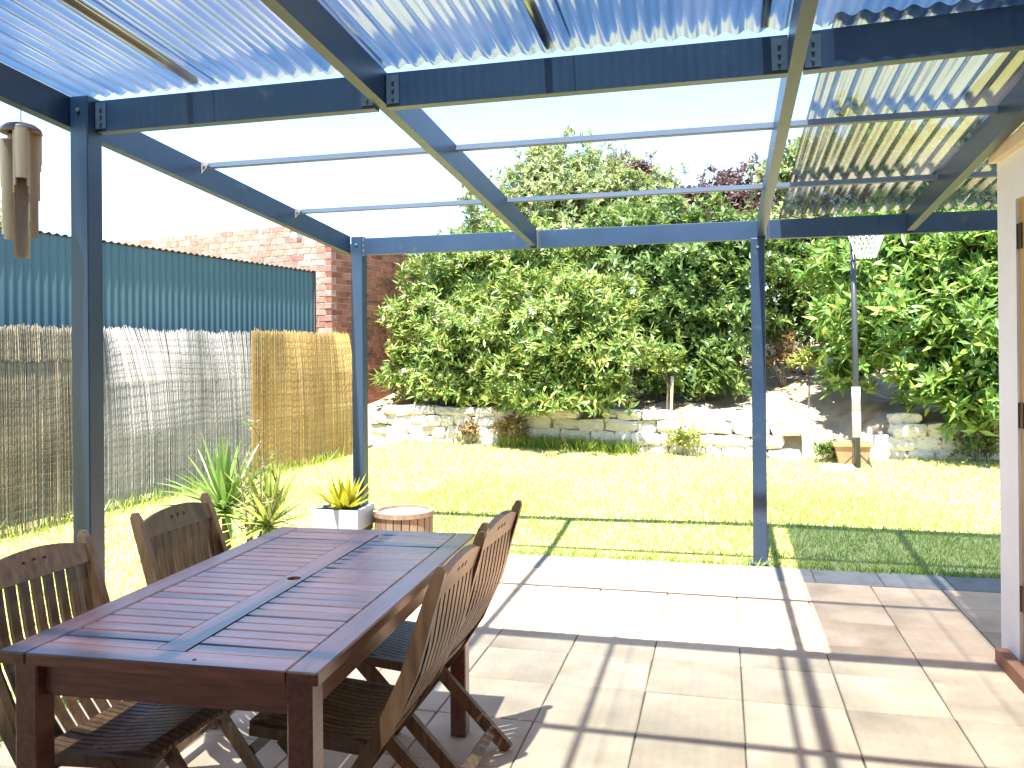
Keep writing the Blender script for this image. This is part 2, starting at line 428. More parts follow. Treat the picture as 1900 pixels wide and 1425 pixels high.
# grass blades
def grass_patch(n, x0, x1, y0, y1, h, w, zf, inside=None):
    x = rng.uniform(x0, x1, n); y = rng.uniform(y0, y1, n)
    if inside is not None:
        k = inside(x, y); x, y = x[k], y[k]
    n = len(x)
    z = zf(x, y)
    a = rng.uniform(0, 2 * math.pi, n); hh = h * rng.uniform(0.5, 1.25, n); ww = w * rng.uniform(0.7, 1.3, n)
    lean = rng.normal(0, 0.55, (n, 2)) * hh[:, None]
    b0 = np.stack([x - np.cos(a) * ww, y - np.sin(a) * ww, z - 0.004], -1)
    b1 = np.stack([x + np.cos(a) * ww, y + np.sin(a) * ww, z - 0.004], -1)
    t = np.stack([x + lean[:, 0], y + lean[:, 1], z + hh], -1)
    return np.stack([b0, b1, t], 1).reshape(-1, 3)

fence_x = lambda y: -5.4 + 0.27 * (y - 6.2)
okl = lambda x, y: (y < wall_y(x) + 0.05) & (x > fence_x(y) + 0.02)
G = [grass_patch(76000, -2.75, 3.6, 5.80, 8.6, 0.034, 0.0032, lawn_z, lambda x, y: rng.uniform(size=len(x)) < np.clip((8.4 - y + 0.5 * np.sin(x * 2.1)) / 1.9, 0, 1)),
     grass_patch(76000, -5.4, 6.0, 6.6, 10.7, 0.036, 0.0048, lawn_z, lambda x, y: okl(x, y) & (rng.uniform(size=len(x)) < np.clip((y - 6.3) / 1.6, 0, 1))),
     grass_patch(30000, -5.7, -2.62, 2.3, 7.6, 0.04, 0.004, lawn_z, lambda x, y: (x > fence_x(y) + 0.02)),
     grass_patch(2600, -5.7, 3.4, 5.76, 5.84, 0.05, 0.004, lambda x, y: x * 0, lambda x, y: x > -2.65),
     grass_patch(1500, -2.68, -2.57, 1.8, 5.8, 0.05, 0.004, lambda x, y: x * 0),
     grass_patch(5000, -5.6, -4.4, 3.2, 9.4, 0.16, 0.005, lawn_z, lambda x, y: (x > fence_x(y) + 0.03) & (x < fence_x(y) + 0.22)),
     grass_patch(1500, -4.6, 0.6, 9.7, 10.9, 0.14, 0.006, lawn_z, lambda x, y: (y < wall_y(x) - 0.0) & (y > wall_y(x) - 0.16)),
     grass_patch(3500, -2.75, -1.0, 9.9, 10.5, 0.16, 0.007, lawn_z, lambda x, y: (y < wall_y(x) - 0.0) & (y > wall_y(x) - 0.3))]
for gl_, gm in (([0, 3, 4, 5, 6, 7], 'grass'), ([1, 2], 'grass_sunlit')):
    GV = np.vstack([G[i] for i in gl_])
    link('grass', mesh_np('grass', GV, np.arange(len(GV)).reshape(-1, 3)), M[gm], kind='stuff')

# ------------------------------------------------------------------ patio of pavers
patio = link('patio', MB().box(-2.62, 1.26, -1.2, 5.79, -0.12, -0.006).box(1.26, 3.3, 4.34, 5.79, -0.12, -0.006).mesh('patio'), M['bed'], kind='structure')
pv_cache = {}
def paver(x0, x1, y0, y1, mat):
    gx = 0.0026
    w, d = round(x1 - x0, 3), round(y1 - y0, 3)
    k = (w, d, mat.name, random.randrange(3))
    if k not in pv_cache:
        mb = MB().box(-w / 2 + gx, w / 2 - gx, -d / 2 + gx, d / 2 - gx, -0.05, 0, 0.004)
        mb.v = [(x + random.uniform(-.0012, .0012), y + random.uniform(-.0012, .0012), z) for x, y, z in mb.v]
        pv_cache[k] = mb.mesh('paver')
    o = link('paver', pv_cache[k], mat, patio, ((x0 + x1) / 2, (y0 + y1) / 2, random.uniform(-0.0015, 0.0015)),
             (random.gauss(0, 0.0018), random.gauss(0, 0.0018), random.gauss(0, 0.002)))
xe = [-2.61, -2.2995] + [0.0705 + 0.395 * k for k in range(-5, 9)]
ye = [3.16 + 0.38 * k for k in range(-9, 7)]
for i in range(len(xe) - 1):
    off = random.uniform(-0.006, 0.006)
    for j in range(len(ye) - 1):
        if xe[i] > 1.2 and ye[j] < 4.29: continue
        paver(xe[i], xe[i + 1], ye[j] + off, ye[j + 1] + off, M['paver'])
xx = -2.61
while xx < 3.2:
    paver(xx, xx + 0.395, 5.446, 5.785, M['paver_edge']); xx += 0.395

# ------------------------------------------------------------------ pergola
TANS = math.tan(math.radians(4.58))
zb = lambda y: 2.19 + TANS * (5.84 - y)                  # underside of the rafters
zs = lambda y: zb(y) + 0.147                             # mid-plane of the roof sheets
perg = thing('pergola', 'dark slate blue steel pergola with clear corrugated roofing over the patio', 'pergola', (-2.67, 5.88, 0))
PO = Vector(perg.location)
def pl(mb):                                              # world coordinates -> pergola's own
    mb.v = [tuple(Vector(v) - PO) for v in mb.v]
    return mb
def sloped(x0, x1, y0, y1, lo=0.0, hi=0.13):
    vs = []
    for dz in (lo, hi):
        for x, y in ((x0, y0), (x1, y0), (x1, y1), (x0, y1)):
            vs.append((x, y, zb(y) + dz))
    return MB().add(vs, [(3, 2, 1, 0), (4, 5, 6, 7)] + [(i, (i + 1) % 4, (i + 1) % 4 + 4, i + 4) for i in range(4)])
def bolts(mb, x, ys_zs, axis, r=0.008):
    for a, z in ys_zs:
        if axis == 'x': mb.tube([(x, a, z), (x + 0.007, a, z)], r, 8)
        else: mb.tube([(a, x, z), (a, x - 0.007, z)], r, 8)
    return mb

def post(x, y, h):
    o = part('post', pl(MB().box(x, x + 0.09, y, y + 0.09, -0.02, h, 0.004)), M['steel'], perg)
    b = MB().box(x - 0.035, x + 0.125, y - 0.02, y + 0.11, 0.001, 0.009)
    part('base_plate', pl(b), M['bracket'], o)
    bolts_ = MB()
    bolts(bolts_, y, [(x + 0.045, h - 0.06)], 'y', 0.009)
    part('bolt', pl(bolts_), M['bolt'], o)
    return o
post(-2.715, 3.03, zb(3.03) + 0.13)
post(-2.712, 5.835, zb(5.84) + 0.128)
post(0.194, 5.836, 2.186)
# rafters
for x0, x1 in ((-2.765, -2.7165), (-1.323, -1.278), (0.236, 0.284), (1.155, 1.203)):
    rf = part('rafter', pl(sloped(x0, x1, -0.7, 5.838)), M['steel'], perg)
# front beam: one run between the posts and past them
fb = part('front_beam', pl(MB().box(-2.62, 2.6, 5.84, 5.89, 2.178, 2.304, 0.003)), M['steel'], perg)
br = MB().box(-2.618, -2.60, 5.834, 5.8395, 2.17, 2.315); bolts(br, 5.834, [(-2.609, 2.20), (-2.609, 2.24), (-2.609, 2.28)], 'y', 0.005)
part('bracket', pl(br), M['bracket'], fb)
for xr in (-1.278, 0.284):
    br = MB().box(xr, xr + 0.03, 5.8345, 5.8395, 2.175, 2.305)
    bolts(br, 5.8345, [(xr + 0.02, 2.19 + 0.02 * k) for k in range(6)], 'y', 0.004)
    part('bracket', pl(br), M['bracket'], fb)
# middle beam, in lengths between the rafters
zm = zb(3.1) - 0.012
segs = [(-2.625, -1.326, 0, 0), (-1.275, 0.233, 0, 0), (0.287, 1.152, 0.004, 0.03), (1.206, 2.4, 0.03, 0.05)]
for a, b, da, db in segs:
    mb = MB()
    vs = [(x, y, z) for z0 in (0, 0.135) for (x, y, z) in ((a, 3.08, zm + z0 + da), (b, 3.08, zm + z0 + db), (b, 3.13, zm + z0 + db), (a, 3.13, zm + z0 + da))]
    mb.add(vs, [(3, 2, 1, 0), (4, 5, 6, 7)] + [(i, (i + 1) % 4, (i + 1) % 4 + 4, i + 4) for i in range(4)])
    ob = part('middle_beam', pl(mb), M['steel'], perg)
    for x, s in ((a, 1), (b, -1)):
        if not -2.7 < x < 1.0: continue
        xa, xb = sorted((x + s * 0.003, x + s * 0.055))
        br = MB().box(xa, xb, 3.0745, 3.0795, zm + 0.012, zm + 0.125)
        bolts(br, 3.0745, [((xa + xb) / 2, zm + 0.035), ((xa + xb) / 2, zm + 0.068), ((xa + xb) / 2, zm + 0.10)], 'y', 0.006)
        part('bracket', pl(br), M['bracket'], ob)
# purlins: light steel channel, web upright with a bottom lip
RX = [(-2.7165, -1.323), (-1.278, 0.236), (0.284, 1.155), (1.203, 2.4)]
for yy, lo in ((0.9, 0.0), (2.02, 0.0), (3.98, 0.0), (5.0, 0.0)):
    for a, b in RX:
        z0 = zb(yy) + 0.101
        mb = MB().box(a + 0.001, b - 0.001, yy, yy + 0.003, z0, z0 + 0.027).box(a + 0.001, b - 0.001, yy + 0.0035, yy + 0.036, z0, z0 + 0.003)
        mb.box(a + 0.001, b - 0.001, yy + 0.0035, yy + 0.034, z0 + 0.0245, z0 + 0.027)
        mb.box(a + 0.001, b - 0.001, yy - 0.004, yy - 0.0005, z0 + 0.001, z0 + 0.008)
        pu = part('purlin', pl(mb), M['purlin'], perg)
        if yy > 3 and a < -2:
            br = MB().add([(a + 0.001, yy - 0.012, z0 - 0.03), (a + 0.001, yy - 0.012, z0 + 0.035), (a + 0.05, yy - 0.012, z0 + 0.02),
                           (a + 0.001, yy - 0.006, z0 - 0.03), (a + 0.001, yy - 0.006, z0 + 0.035), (a + 0.05, yy - 0.006, z0 + 0.02)],
                          [(0, 2, 1), (3, 4, 5), (0, 1, 4, 3), (1, 2, 5, 4), (2, 0, 3, 5)])
            bolts(br, yy - 0.012, [(a + 0.018, z0 + 0.01)], 'y', 0.007)
            part('bracket', pl(br), M['bolt'], pu)
# corrugated sheets
def sheet(x0, x1, y0, y1, dz=0.0, mat='sheet'):
    xs = np.arange(x0, x1 + 1e-6, PITCH / 10)
    ys = np.linspace(y0, y1, 4)
    X, Y = np.meshgrid(xs, ys)
    Z = zs(Y) + dz + 0.0085 * np.sin(2 * math.pi * (X + 0.0) / PITCH)
    V = np.stack([X - PO.x, Y - PO.y, Z - PO.z], -1).reshape(-1, 3)
    nx = len(xs); i, j = np.meshgrid(np.arange(nx - 1), np.arange(len(ys) - 1)); a = (j * nx + i).ravel()
    return link('roof_sheet', mesh_np('roof_sheet', V, np.stack([a, a + 1, a + nx + 1, a + nx], -1), True), M[mat], perg)
SX = [-2.812, -2.052, -1.292, -0.532, 0.228, 0.988, 1.748, 2.508]
for i in range(len(SX) - 1):
    sheet(SX[i], SX[i + 1] + 0.014, -0.7, 3.12, 0.012 + 0.0025 * (i % 2))
for i, (a, b) in enumerate(((0.382, 0.988 + 0.014), (0.988, 1.748 + 0.014), (1.748, 2.508))):
    sheet(a, b, 3.02, 5.90, 0.0025 * (i % 2), 'sheet_dim')
# laths that hold the sheet laps down
for x in (-2.19, -0.655, 0.13):
    mb = sloped(x + .014, x + 0.042, -0.7, 3.12, 0.172, 0.198)
    part('lath', pl(mb), M['lath'], perg)

# ------------------------------------------------------------------ house corner
house = thing('house', 'white rendered house wall with honey timber door frame at right edge', 'house', (1.25, 4.33, 0))
HO = Vector(house.location)
def hl(mb):
    mb.v = [tuple(Vector(v) - HO) for v in mb.v]
    return mb
wl = MB().box(1.25, 5.0, 4.08, 4.33, -0.1, 2.30)         # corner return and the strip of wall beside the door
wl.box(1.25, 1.45, 2.99, 4.08, 2.08, 2.30).box(1.25, 1.45, -1.5, 2.99, -0.1, 2.30)
wl.box(-4.6, 1.249, -1.7, -1.5, -0.1, 2.45)
part('wall', hl(wl), M['white_wall'], house)
part('trim', hl(MB().box(1.215, 1.249, -1.5, 4.335, 2.29, 2.345).box(1.249, 1.47, -1.5, 4.335, 2.301, 2.345)), M['cream'], house)
df = part('door_frame', hl(MB().box(1.262, 1.40, 3.985, 4.078, 0.07, 2.079, 0.004).box(1.262, 1.40, 2.992, 3.085, 0.07, 2.079, 0.004).box(1.262, 1.40, 3.086, 3.984, 1.985, 2.079)), M['door_wood'], house)
for z in (0.28, 1.08, 1.86):
    part('hinge', hl(MB().box(1.2555, 1.2615, 4.035, 4.075, z, z + 0.11).tube([(1.256, 4.078, z), (1.256, 4.078, z + 0.11)], 0.006, 8)), M['hinge'], df)
dr = part('door', hl(MB().box(1.30, 1.345, 3.088, 3.982, 0.075, 1.982)), M['door_wood'], house)
pn = MB()
for z0, z1 in ((0.2, 0.9), (1.05, 1.85)):
    pn.box(1.288, 1.2995, 3.2, 3.48, z0, z1, 0.003).box(1.288, 1.2995, 3.59, 3.87, z0, z1, 0.003)
part('door_panel', hl(pn), M['door_wood'], dr)
part('handle', hl(MB().tube([(1.2995, 3.14, 1.0), (1.26, 3.14, 1.0), (1.26, 3.22, 1.0)], 0.009, 8)), M['bolt'], dr)
part('sill', hl(MB().box(1.195, 1.249, 2.8, 4.235, 0.0, 0.066, 0.004).box(1.249, 1.42, 2.992, 4.079, 0.0, 0.066)), M['sill'], house)
part('roof', hl(MB().box(1.225, 5.4, 0.801, 4.75, 2.66, 2.74).box(-4.8, 5.4, -2.1, 0.80, 2.66, 2.74)), M['rooftile'], house)

# ------------------------------------------------------------------ teal shed and brick building
FD = Vector((0.27, 1, 0)).normalized()                   # along the fence
FN = Vector((FD.y, -FD.x, 0))                            # towards the garden
def fpt(t, n=0.0, z=0.0, o=Vector((-5.4, 6.2, 0))):
    return o + FD * t + FN * n + Vector((0, 0, z))

shed = thing('garden_shed', 'teal corrugated steel shed wall rising behind the reed fence', 'shed', fpt(0, -0.5))
SO = Vector(shed.location)
def corr_wall(t0, t1, z0, zf):
    ts = np.arange(t0, t1, PITCH / 8)
    vs = []
    for t in ts:
        p = fpt(t, -0.34 + 0.0045 * math.sin(2 * math.pi * t / PITCH))
        vs.append((p.x - SO.x, p.y - SO.y, z0)); vs.append((p.x - SO.x, p.y - SO.y, zf(t)))
    n = len(ts)
    return np.array(vs), np.array([(2 * i, 2 * i + 2, 2 * i + 3, 2 * i + 1) for i in range(n - 1)])
ztop = lambda t: 2.50 - 0.018 * (t - 0.5)
v, f = corr_wall(-6, 3.27, -0.2, ztop)
link('wall', mesh_np('wall', v, f, True), M['teal'], shed)
ts = np.arange(-6, 3.30, PITCH / 8); vs = []
for t in ts:
    for n_ in (-0.31, -0.9, -2.8):
        p = fpt(t, n_); vs.append((p.x - SO.x, p.y - SO.y, ztop(t) + 0.012 + 0.010 * math.sin(2 * math.pi * t / PITCH) - 0.10 * (n_ + 0.31) * -1))
nt = len(ts)
v = np.array(vs)
f = np.array([(3 * i + k, 3 * i + 3 + k, 3 * i + 4 + k, 3 * i + 1 + k) for i in range(nt - 1) for k in (0, 1)])
rf = link('roof', mesh_np('roof', v, f, True), M['teal_dark'], shed)
mb = MB(); p, q = fpt(3.262, -0.345) - SO, fpt(3.262, -0.345) - SO
mb.bar((p.x, p.y, -0.2), (p.x, p.y, ztop(3.27) + 0.02), 0.035, 0.035)
part('corner_trim', mb, M['teal_dark'], shed)
mb = MB()                                                # end and back walls
a, b, c = fpt(3.255, -0.37) - SO, fpt(3.255, -2.7) - SO, fpt(-6, -2.7) - SO
mb.add([(a.x, a.y, -0.2), (b.x, b.y, -0.2), (b.x, b.y, 2.15), (a.x, a.y, 2.43), (c.x, c.y, -0.2), (c.x, c.y, 2.3)], [(0, 1, 2, 3), (1, 4, 5, 2)])
part('end_wall', mb, M['teal'], shed)

BD = Vector((0.21, 1, 0)).normalized()
BL = Vector((-BD.y, BD.x, 0))                            # along the sunlit face, away to the left
BN = -BL                                                 # outward normal of the shaded face
BC = Vector((-5.19, 10.53, 0))
bh = thing('brick_building', 'old red brick building with parapet wall behind the teal shed', 'building', BC)
bh_h = lambda s: 3.27 if s > 0.6 else 3.01
def wall_core():
    mb = MB()
    d = 0.012
    def pt(s, t, z): p = BL * s + BD * t; return (p.x, p.y, z)
    Ls, Lt = 6.0, 4.2
    n = 7
    xs = [d, 0.6, 0.62, 1.3, 2.5, 4, 5, Ls]
    for a, b in zip(xs[:-1], xs[1:]):
        mb.add([pt(a, d, -.2), pt(b, d, -.2), pt(b, d, bh_h(b) - .03), pt(a, d, bh_h(a) - .03), pt(a, .3, bh_h(a) - .03), pt(b, .3, bh_h(b) - .03)], [(0, 1, 2, 3), (3, 2, 5, 4)])
    mb.add([pt(d, d, -.2), pt(d, Lt, -.2), pt(d, Lt, 2.97), pt(d, d, 2.95), pt(.3, d, 2.95), pt(.3, Lt, 2.97)], [(0, 1, 2, 3), (3, 2, 5, 4)])
    return mb
bw = part('wall', wall_core(), M['mortar'], bh)
brick_me = []
for k in range(5):
    mb = MB().box(-0.113, 0.113, 0, 0.10, -0.036, 0.036, 0.004)
    mb.v = [(x + random.uniform(-.003, .003), y + random.uniform(-.002, .002), z + random.uniform(-.002, .002)) for x, y, z in mb.v]
    brick_me.append(mb.mesh('brick'))
ang_lit = math.atan2(-BL.y, -BL.x)
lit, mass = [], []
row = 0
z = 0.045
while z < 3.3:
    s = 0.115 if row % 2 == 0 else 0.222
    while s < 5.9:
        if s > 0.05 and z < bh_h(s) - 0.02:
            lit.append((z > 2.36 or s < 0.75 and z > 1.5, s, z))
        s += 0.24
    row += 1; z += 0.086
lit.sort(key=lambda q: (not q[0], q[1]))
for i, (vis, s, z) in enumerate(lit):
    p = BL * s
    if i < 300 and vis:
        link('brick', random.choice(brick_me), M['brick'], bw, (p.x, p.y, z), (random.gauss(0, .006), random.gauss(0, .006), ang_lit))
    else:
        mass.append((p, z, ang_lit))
row = 0; z = 0.045
while z < 2.98:
    t = 0.12 if row % 2 else 0.235
    while t < 4.1:
        mass.append((BD * t, z, math.atan2(BD.y, BD.x))); t += 0.24
    row += 1; z += 0.086
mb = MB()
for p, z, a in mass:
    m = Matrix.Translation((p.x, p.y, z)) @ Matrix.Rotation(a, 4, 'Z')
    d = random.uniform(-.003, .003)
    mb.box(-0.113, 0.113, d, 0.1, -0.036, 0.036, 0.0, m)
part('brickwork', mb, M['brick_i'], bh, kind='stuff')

# ------------------------------------------------------------------ reed screens
def reed_screen(label, t0, t1, zfun, mat, lean, seed, zlow=None, layers=((0.0, None),), n0=0.0):
    r = random.Random(seed)
    root = thing('reed_fence', label, 'fence', fpt(t0), group='reed screens along the side fence')
    O = Vector(root.location)
    V, F = [], []
    ph = [r.uniform(0, 6.28) for _ in range(6)]
    def off(t, z):                                       # the screen hangs loosely: waves, and a top that leans back
        w = 0.018 * math.sin(1.9 * t + ph[0]) + 0.010 * math.sin(4.3 * t + ph[1] + z) + 0.006 * math.sin(9.1 * t + ph[2] + 2.3 * z)
        k = max(0.0, 0.55 + 0.45 * math.sin(2.6 * t + ph[3]) + 0.45 * math.sin(5.7 * t + ph[4]))
        return n0 + w - lean * k * max(0.0, z - 0.75) ** 2
    for dn, span in layers:
        t = t0
        while t < t1:
            zt = zfun(t) + r.gauss(0, 0.012) + (0.02 if r.random() < 0.03 else 0)
            z0 = float(lawn_z(0, fpt(t).y)) - 0.01 if zlow is None else zlow(t) + r.gauss(0, 0.012)
            if span: z0, zt = max(z0, span[0] + r.gauss(0, .01)), min(zt, span[1] + r.gauss(0, .012))
            rad = r.uniform(0.0028, 0.0048); dd = dn + r.gauss(0, 0.0022)
            sl = r.gauss(0, 0.006)
            base = len(V)
            zz = [z0 + (zt - z0) * q for q in (0, 0.4, 0.7, 0.88, 1.0)]
            for z in zz:
                tt = t + sl * (z - 0.8)
                c = fpt(tt, off(t, z) + dd, z) - O
                for a in (0, 2.094, 4.189):
                    p = c + FD * (rad * math.sin(a)) + FN * (rad * math.cos(a))
                    V.append((p.x, p.y, p.z))
            for i in range(4):
                for k in range(3):
                    F.append((base + 3 * i + k, base + 3 * i + (k + 1) % 3, base + 3 * i + 3 + (k + 1) % 3, base + 3 * i + 3 + k))
            t += r.uniform(0.0034, 0.0062)
    link('reeds', mesh_np('reeds', np.array(V), np.array(F), False), mat, root, kind='stuff')
    mb = MB()
    z = 0.12
    while z < 1.66:
        pts = []
        n = max(3, int((t1 - t0) / 0.08))
        a_, b_ = r.uniform(0, 6), r.uniform(0.006, 0.018)
        for i in range(n + 1):
            t = t0 + (t1 - t0) * i / n
            zz = z + b_ * math.sin(1.7 * t + a_) + 0.004 * math.sin(9 * t + a_)
            if zlow is not None and zz < zlow(t) + 0.02: continue
            pts.append(fpt(t, off(t, zz) + 0.0075 + (0.012 if layers[-1][1] and zz > layers[-1][1][0] else 0), min(zz, zfun(t) - 0.03)) - O)
        if len(pts) > 2: mb.tube(pts, 0.0016, 3)
        z += r.uniform(0.058, 0.078)
    part('binding_wire', mb, M['wire'], root, kind='stuff')
    t = t0 + 0.1
    while t < t1:
        p = fpt(t, -0.24) - O
        part('fence_post', MB().bar((p.x, p.y, -0.1), (p.x, p.y, 1.4), 0.04, 0.04), M['stake'], root)
        t += 1.5
    return root
z1 = lambda t: 1.68 + 0.012 * math.sin(3 * t) + 0.01 * math.sin(11 * t + 1)
reed_screen('brown weathered reed screen with a patched upper strip behind the left pergola post', -3.2, -0.04, z1, M['reed_old'], 0.03, 3, layers=((0.0, None), (0.012, (1.40, 1.75))))
reed_screen('silver grey reed screen with a ragged top between two other screens', -0.06, 1.895, z1, M['reed_grey'], 0.22, 5)
reed_screen('newer golden reed screen with lifted lower edge nearest the brick building', 1.88, 3.60, lambda t: 1.69 + 0.006 * math.sin(8 * t), M['reed_new'], 0.10, 9,
            zlow=lambda t: 0.10 + 0.03 * (t - 1.9), n0=0.03)

# ------------------------------------------------------------------ stone retaining walls
stone_me = []
def rough_stone(seed):
    r = random.Random(seed)
    n = 3
    pts, idx = [], {}
    F = []
    def vid(p):
        k = tuple(round(c, 4) for c in p)
        if k not in idx:
            idx[k] = len(pts); pts.append(p)
        return idx[k]
    for ax in range(3):
        for sgn in (-1, 1):
            for i in range(n):
                for j in range(n):
                    q = []
                    for di, dj in ((0, 0), (1, 0), (1, 1), (0, 1)):
                        c = [0, 0, 0]
                        c[ax] = sgn; c[(ax + 1) % 3] = -1 + 2 * (i + di) / n; c[(ax + 2) % 3] = -1 + 2 * (j + dj) / n
                        q.append(vid(tuple(c)))
                    F.append(tuple(q if sgn > 0 else reversed(q)))
    out = []
    for p in pts:
        v = Vector(p)
        v = v.lerp(v.normalized() * 1.2, 0.38)
        v += mnoise.noise_vector(v * 1.1 + Vector((seed * 7.3, 0, 0))) * 0.22
        out.append(tuple(v * 0.5))
    mb = MB().add(out, F)
    return mb.mesh('stone', False)
stone_me = [rough_stone(k) for k in range(7)]
def stone_wall(label, x0, x1, h, cat, mat, ragged):
    r = random.Random(int(x0 * 10) + 77)
    root = thing('stone_wall', label, 'wall', (x0, float(wall_y(x0)), 0), group='low stone retaining walls of the garden bed')
    O = Vector(root.location)
    core = MB()
    n = int((x1 - x0) / 0.25)
    for i in range(n):
        xa, xb = x0 + 0.05 + (x1 - x0 - 0.1) * i / n, x0 + 0.05 + (x1 - x0 - 0.1) * (i + 1) / n
        ya, yb = float(wall_y(xa)) + 0.06, float(wall_y(xb)) + 0.06
        vs = [(xa, ya, 0.1), (xb, yb, 0.1), (xb, yb + .2, 0.1), (xa, ya + .2, 0.1), (xa, ya, .2 + h - .06), (xb, yb, .2 + h - .06), (xb, yb + .2, .2 + h - .06), (xa, ya + .2, .2 + h - .06)]
        core.add([tuple(Vector(v) - O) for v in vs], [(0, 1, 5, 4), (4, 5, 6, 7), (2, 3, 7, 6)])
    part('wall_core', core, M['stone_core'], root)
    z = 0.15
    for course in range(4):
        ch = [0.17, 0.15, 0.14, 0.11][course]
        if z + ch > 0.2 + h + 0.08: break
        x = x0 + r.uniform(-.05, .1)
        while x < x1 - 0.05:
            w = r.uniform(0.18, 0.42)
            if course == 3 and r.random() < ragged:
                x += w; continue
            xm = x + w / 2
            y = float(wall_y(xm)); sl = (float(wall_y(xm + .1)) - float(wall_y(xm - .1))) / .2
            o = link('stone', r.choice(stone_me), mat, root, Vector((xm, y + 0.09 + r.uniform(-.025, .02), z + ch / 2 + r.uniform(-.01, .01))) - O,
                     (r.uniform(-.06, .06), r.uniform(-.07, .07), math.atan(sl) + (math.pi if r.random() < .5 else 0) + r.uniform(-.05, .05)))
            o.scale = (w * 1.03, 0.30 * r.uniform(.9, 1.1), ch * r.uniform(1.02, 1.16))
            x += w
        z += ch
    return root
stone_wall('long pale limestone retaining wall along the back of the lawn', -4.75, 0.72, 0.45, 'wall', M['stone'], 0.3)
stone_wall('short low stone wall in tree shade right of the hoop pole', 1.72, 4.4, 0.46, 'wall', M['stone'], 0.5)

# ------------------------------------------------------------------ foliage
def unit(n):
    d = rng.normal(size=(n, 3)); return d / np.linalg.norm(d, axis=1)[:, None]

def leaves_at(P, A, per, L, Wd, spread=(0.45, 1.35), droop=0.25):
    """a whorl of `per` leaves at every shoot tip P with axis A"""
    n = len(P)
    P = np.repeat(P, per, 0); A = np.repeat(A, per, 0)
    N = len(P)
    P = P - A * (rng.uniform(0, 1, N) * L * 0.9)[:, None]
    t = unit(N); side = np.cross(A, t); side /= np.linalg.norm(side, axis=1)[:, None] + 1e-9
    a = rng.uniform(*spread, N)
    d = A * np.cos(a)[:, None] + side * np.sin(a)[:, None]
    d[:, 2] -= droop * rng.uniform(0, 1, N); d /= np.linalg.norm(d, axis=1)[:, None]
    w = np.cross(d, A); w /= np.linalg.norm(w, axis=1)[:, None] + 1e-9
    nr = np.cross(w, d)
    l = L * rng.uniform(0.65, 1.2, N); ww = Wd * rng.uniform(0.75, 1.2, N)
    tip = P + d * l[:, None] - nr * (0.10 * l)[:, None]
    m1 = P + d * (0.45 * l)[:, None] + w * (ww / 2)[:, None] + nr * (0.12 * ww)[:, None]
    m2 = P + d * (0.45 * l)[:, None] - w * (ww / 2)[:, None] + nr * (0.12 * ww)[:, None]
    V = np.stack([P, m1, tip, m2], 1).reshape(-1, 3)
    i = np.arange(N) * 4
    F = np.concatenate([np.stack([i, i + 1, i + 2], -1), np.stack([i, i + 2, i + 3], -1)])
    return V, F

def crown(blobs, shoots, per, L, Wd, lump=0.42, fill=0.3, upb=0.45, zmin=None, **kw):
    b = np.array(blobs, float)                            # x y z r
    pw = b[:, 3] ** 2; k = rng.choice(len(b), shoots, p=pw / pw.sum())
    d = unit(shoots)
    d[:, 2] = np.where(d[:, 2] < -0.35, -d[:, 2], d[:, 2])
    r = b[k, 3]
    ph = k * 2.1
    r = r * (1 + lump * np.sin(d[:, 0] * 5.3 + ph) * np.sin(d[:, 1] * 4.7 + 1.3 * ph) + lump * 0.6 * np.sin(d[:, 2] * 7.1 + ph))
    inner = rng.uniform(size=shoots) < fill
    q = np.where(inner, rng.uniform(0.25, 0.8, shoots), 1.0 - 0.22 * rng.uniform(0, 1, shoots) ** 2 + 0.10 * rng.normal(0, 1, shoots) * (rng.uniform(size=shoots) < 0.25))
    P = b[k, :3] + d * (r * q)[:, None] * np.array([1, 1, 0.92])
    A = d * 0.75 + np.array([0, 0, upb]) + rng.normal(0, 0.35, (shoots, 3)); A /= np.linalg.norm(A, axis=1)[:, None]
    if zmin is not None:
        kk = P[:, 2] > zmin(P[:, 0], P[:, 1]); P, A = P[kk], A[kk]
    return leaves_at(P, A, per, L, Wd, **kw)

def nearer(bl, f):
    return [(x * f, y * f, 1.42 + (z - 1.42) * f, q * f) for x, y, z, q in bl]

gz = lambda x, y: np.maximum(bank_z(x, y), lawn_z(x, y)) + 0.06

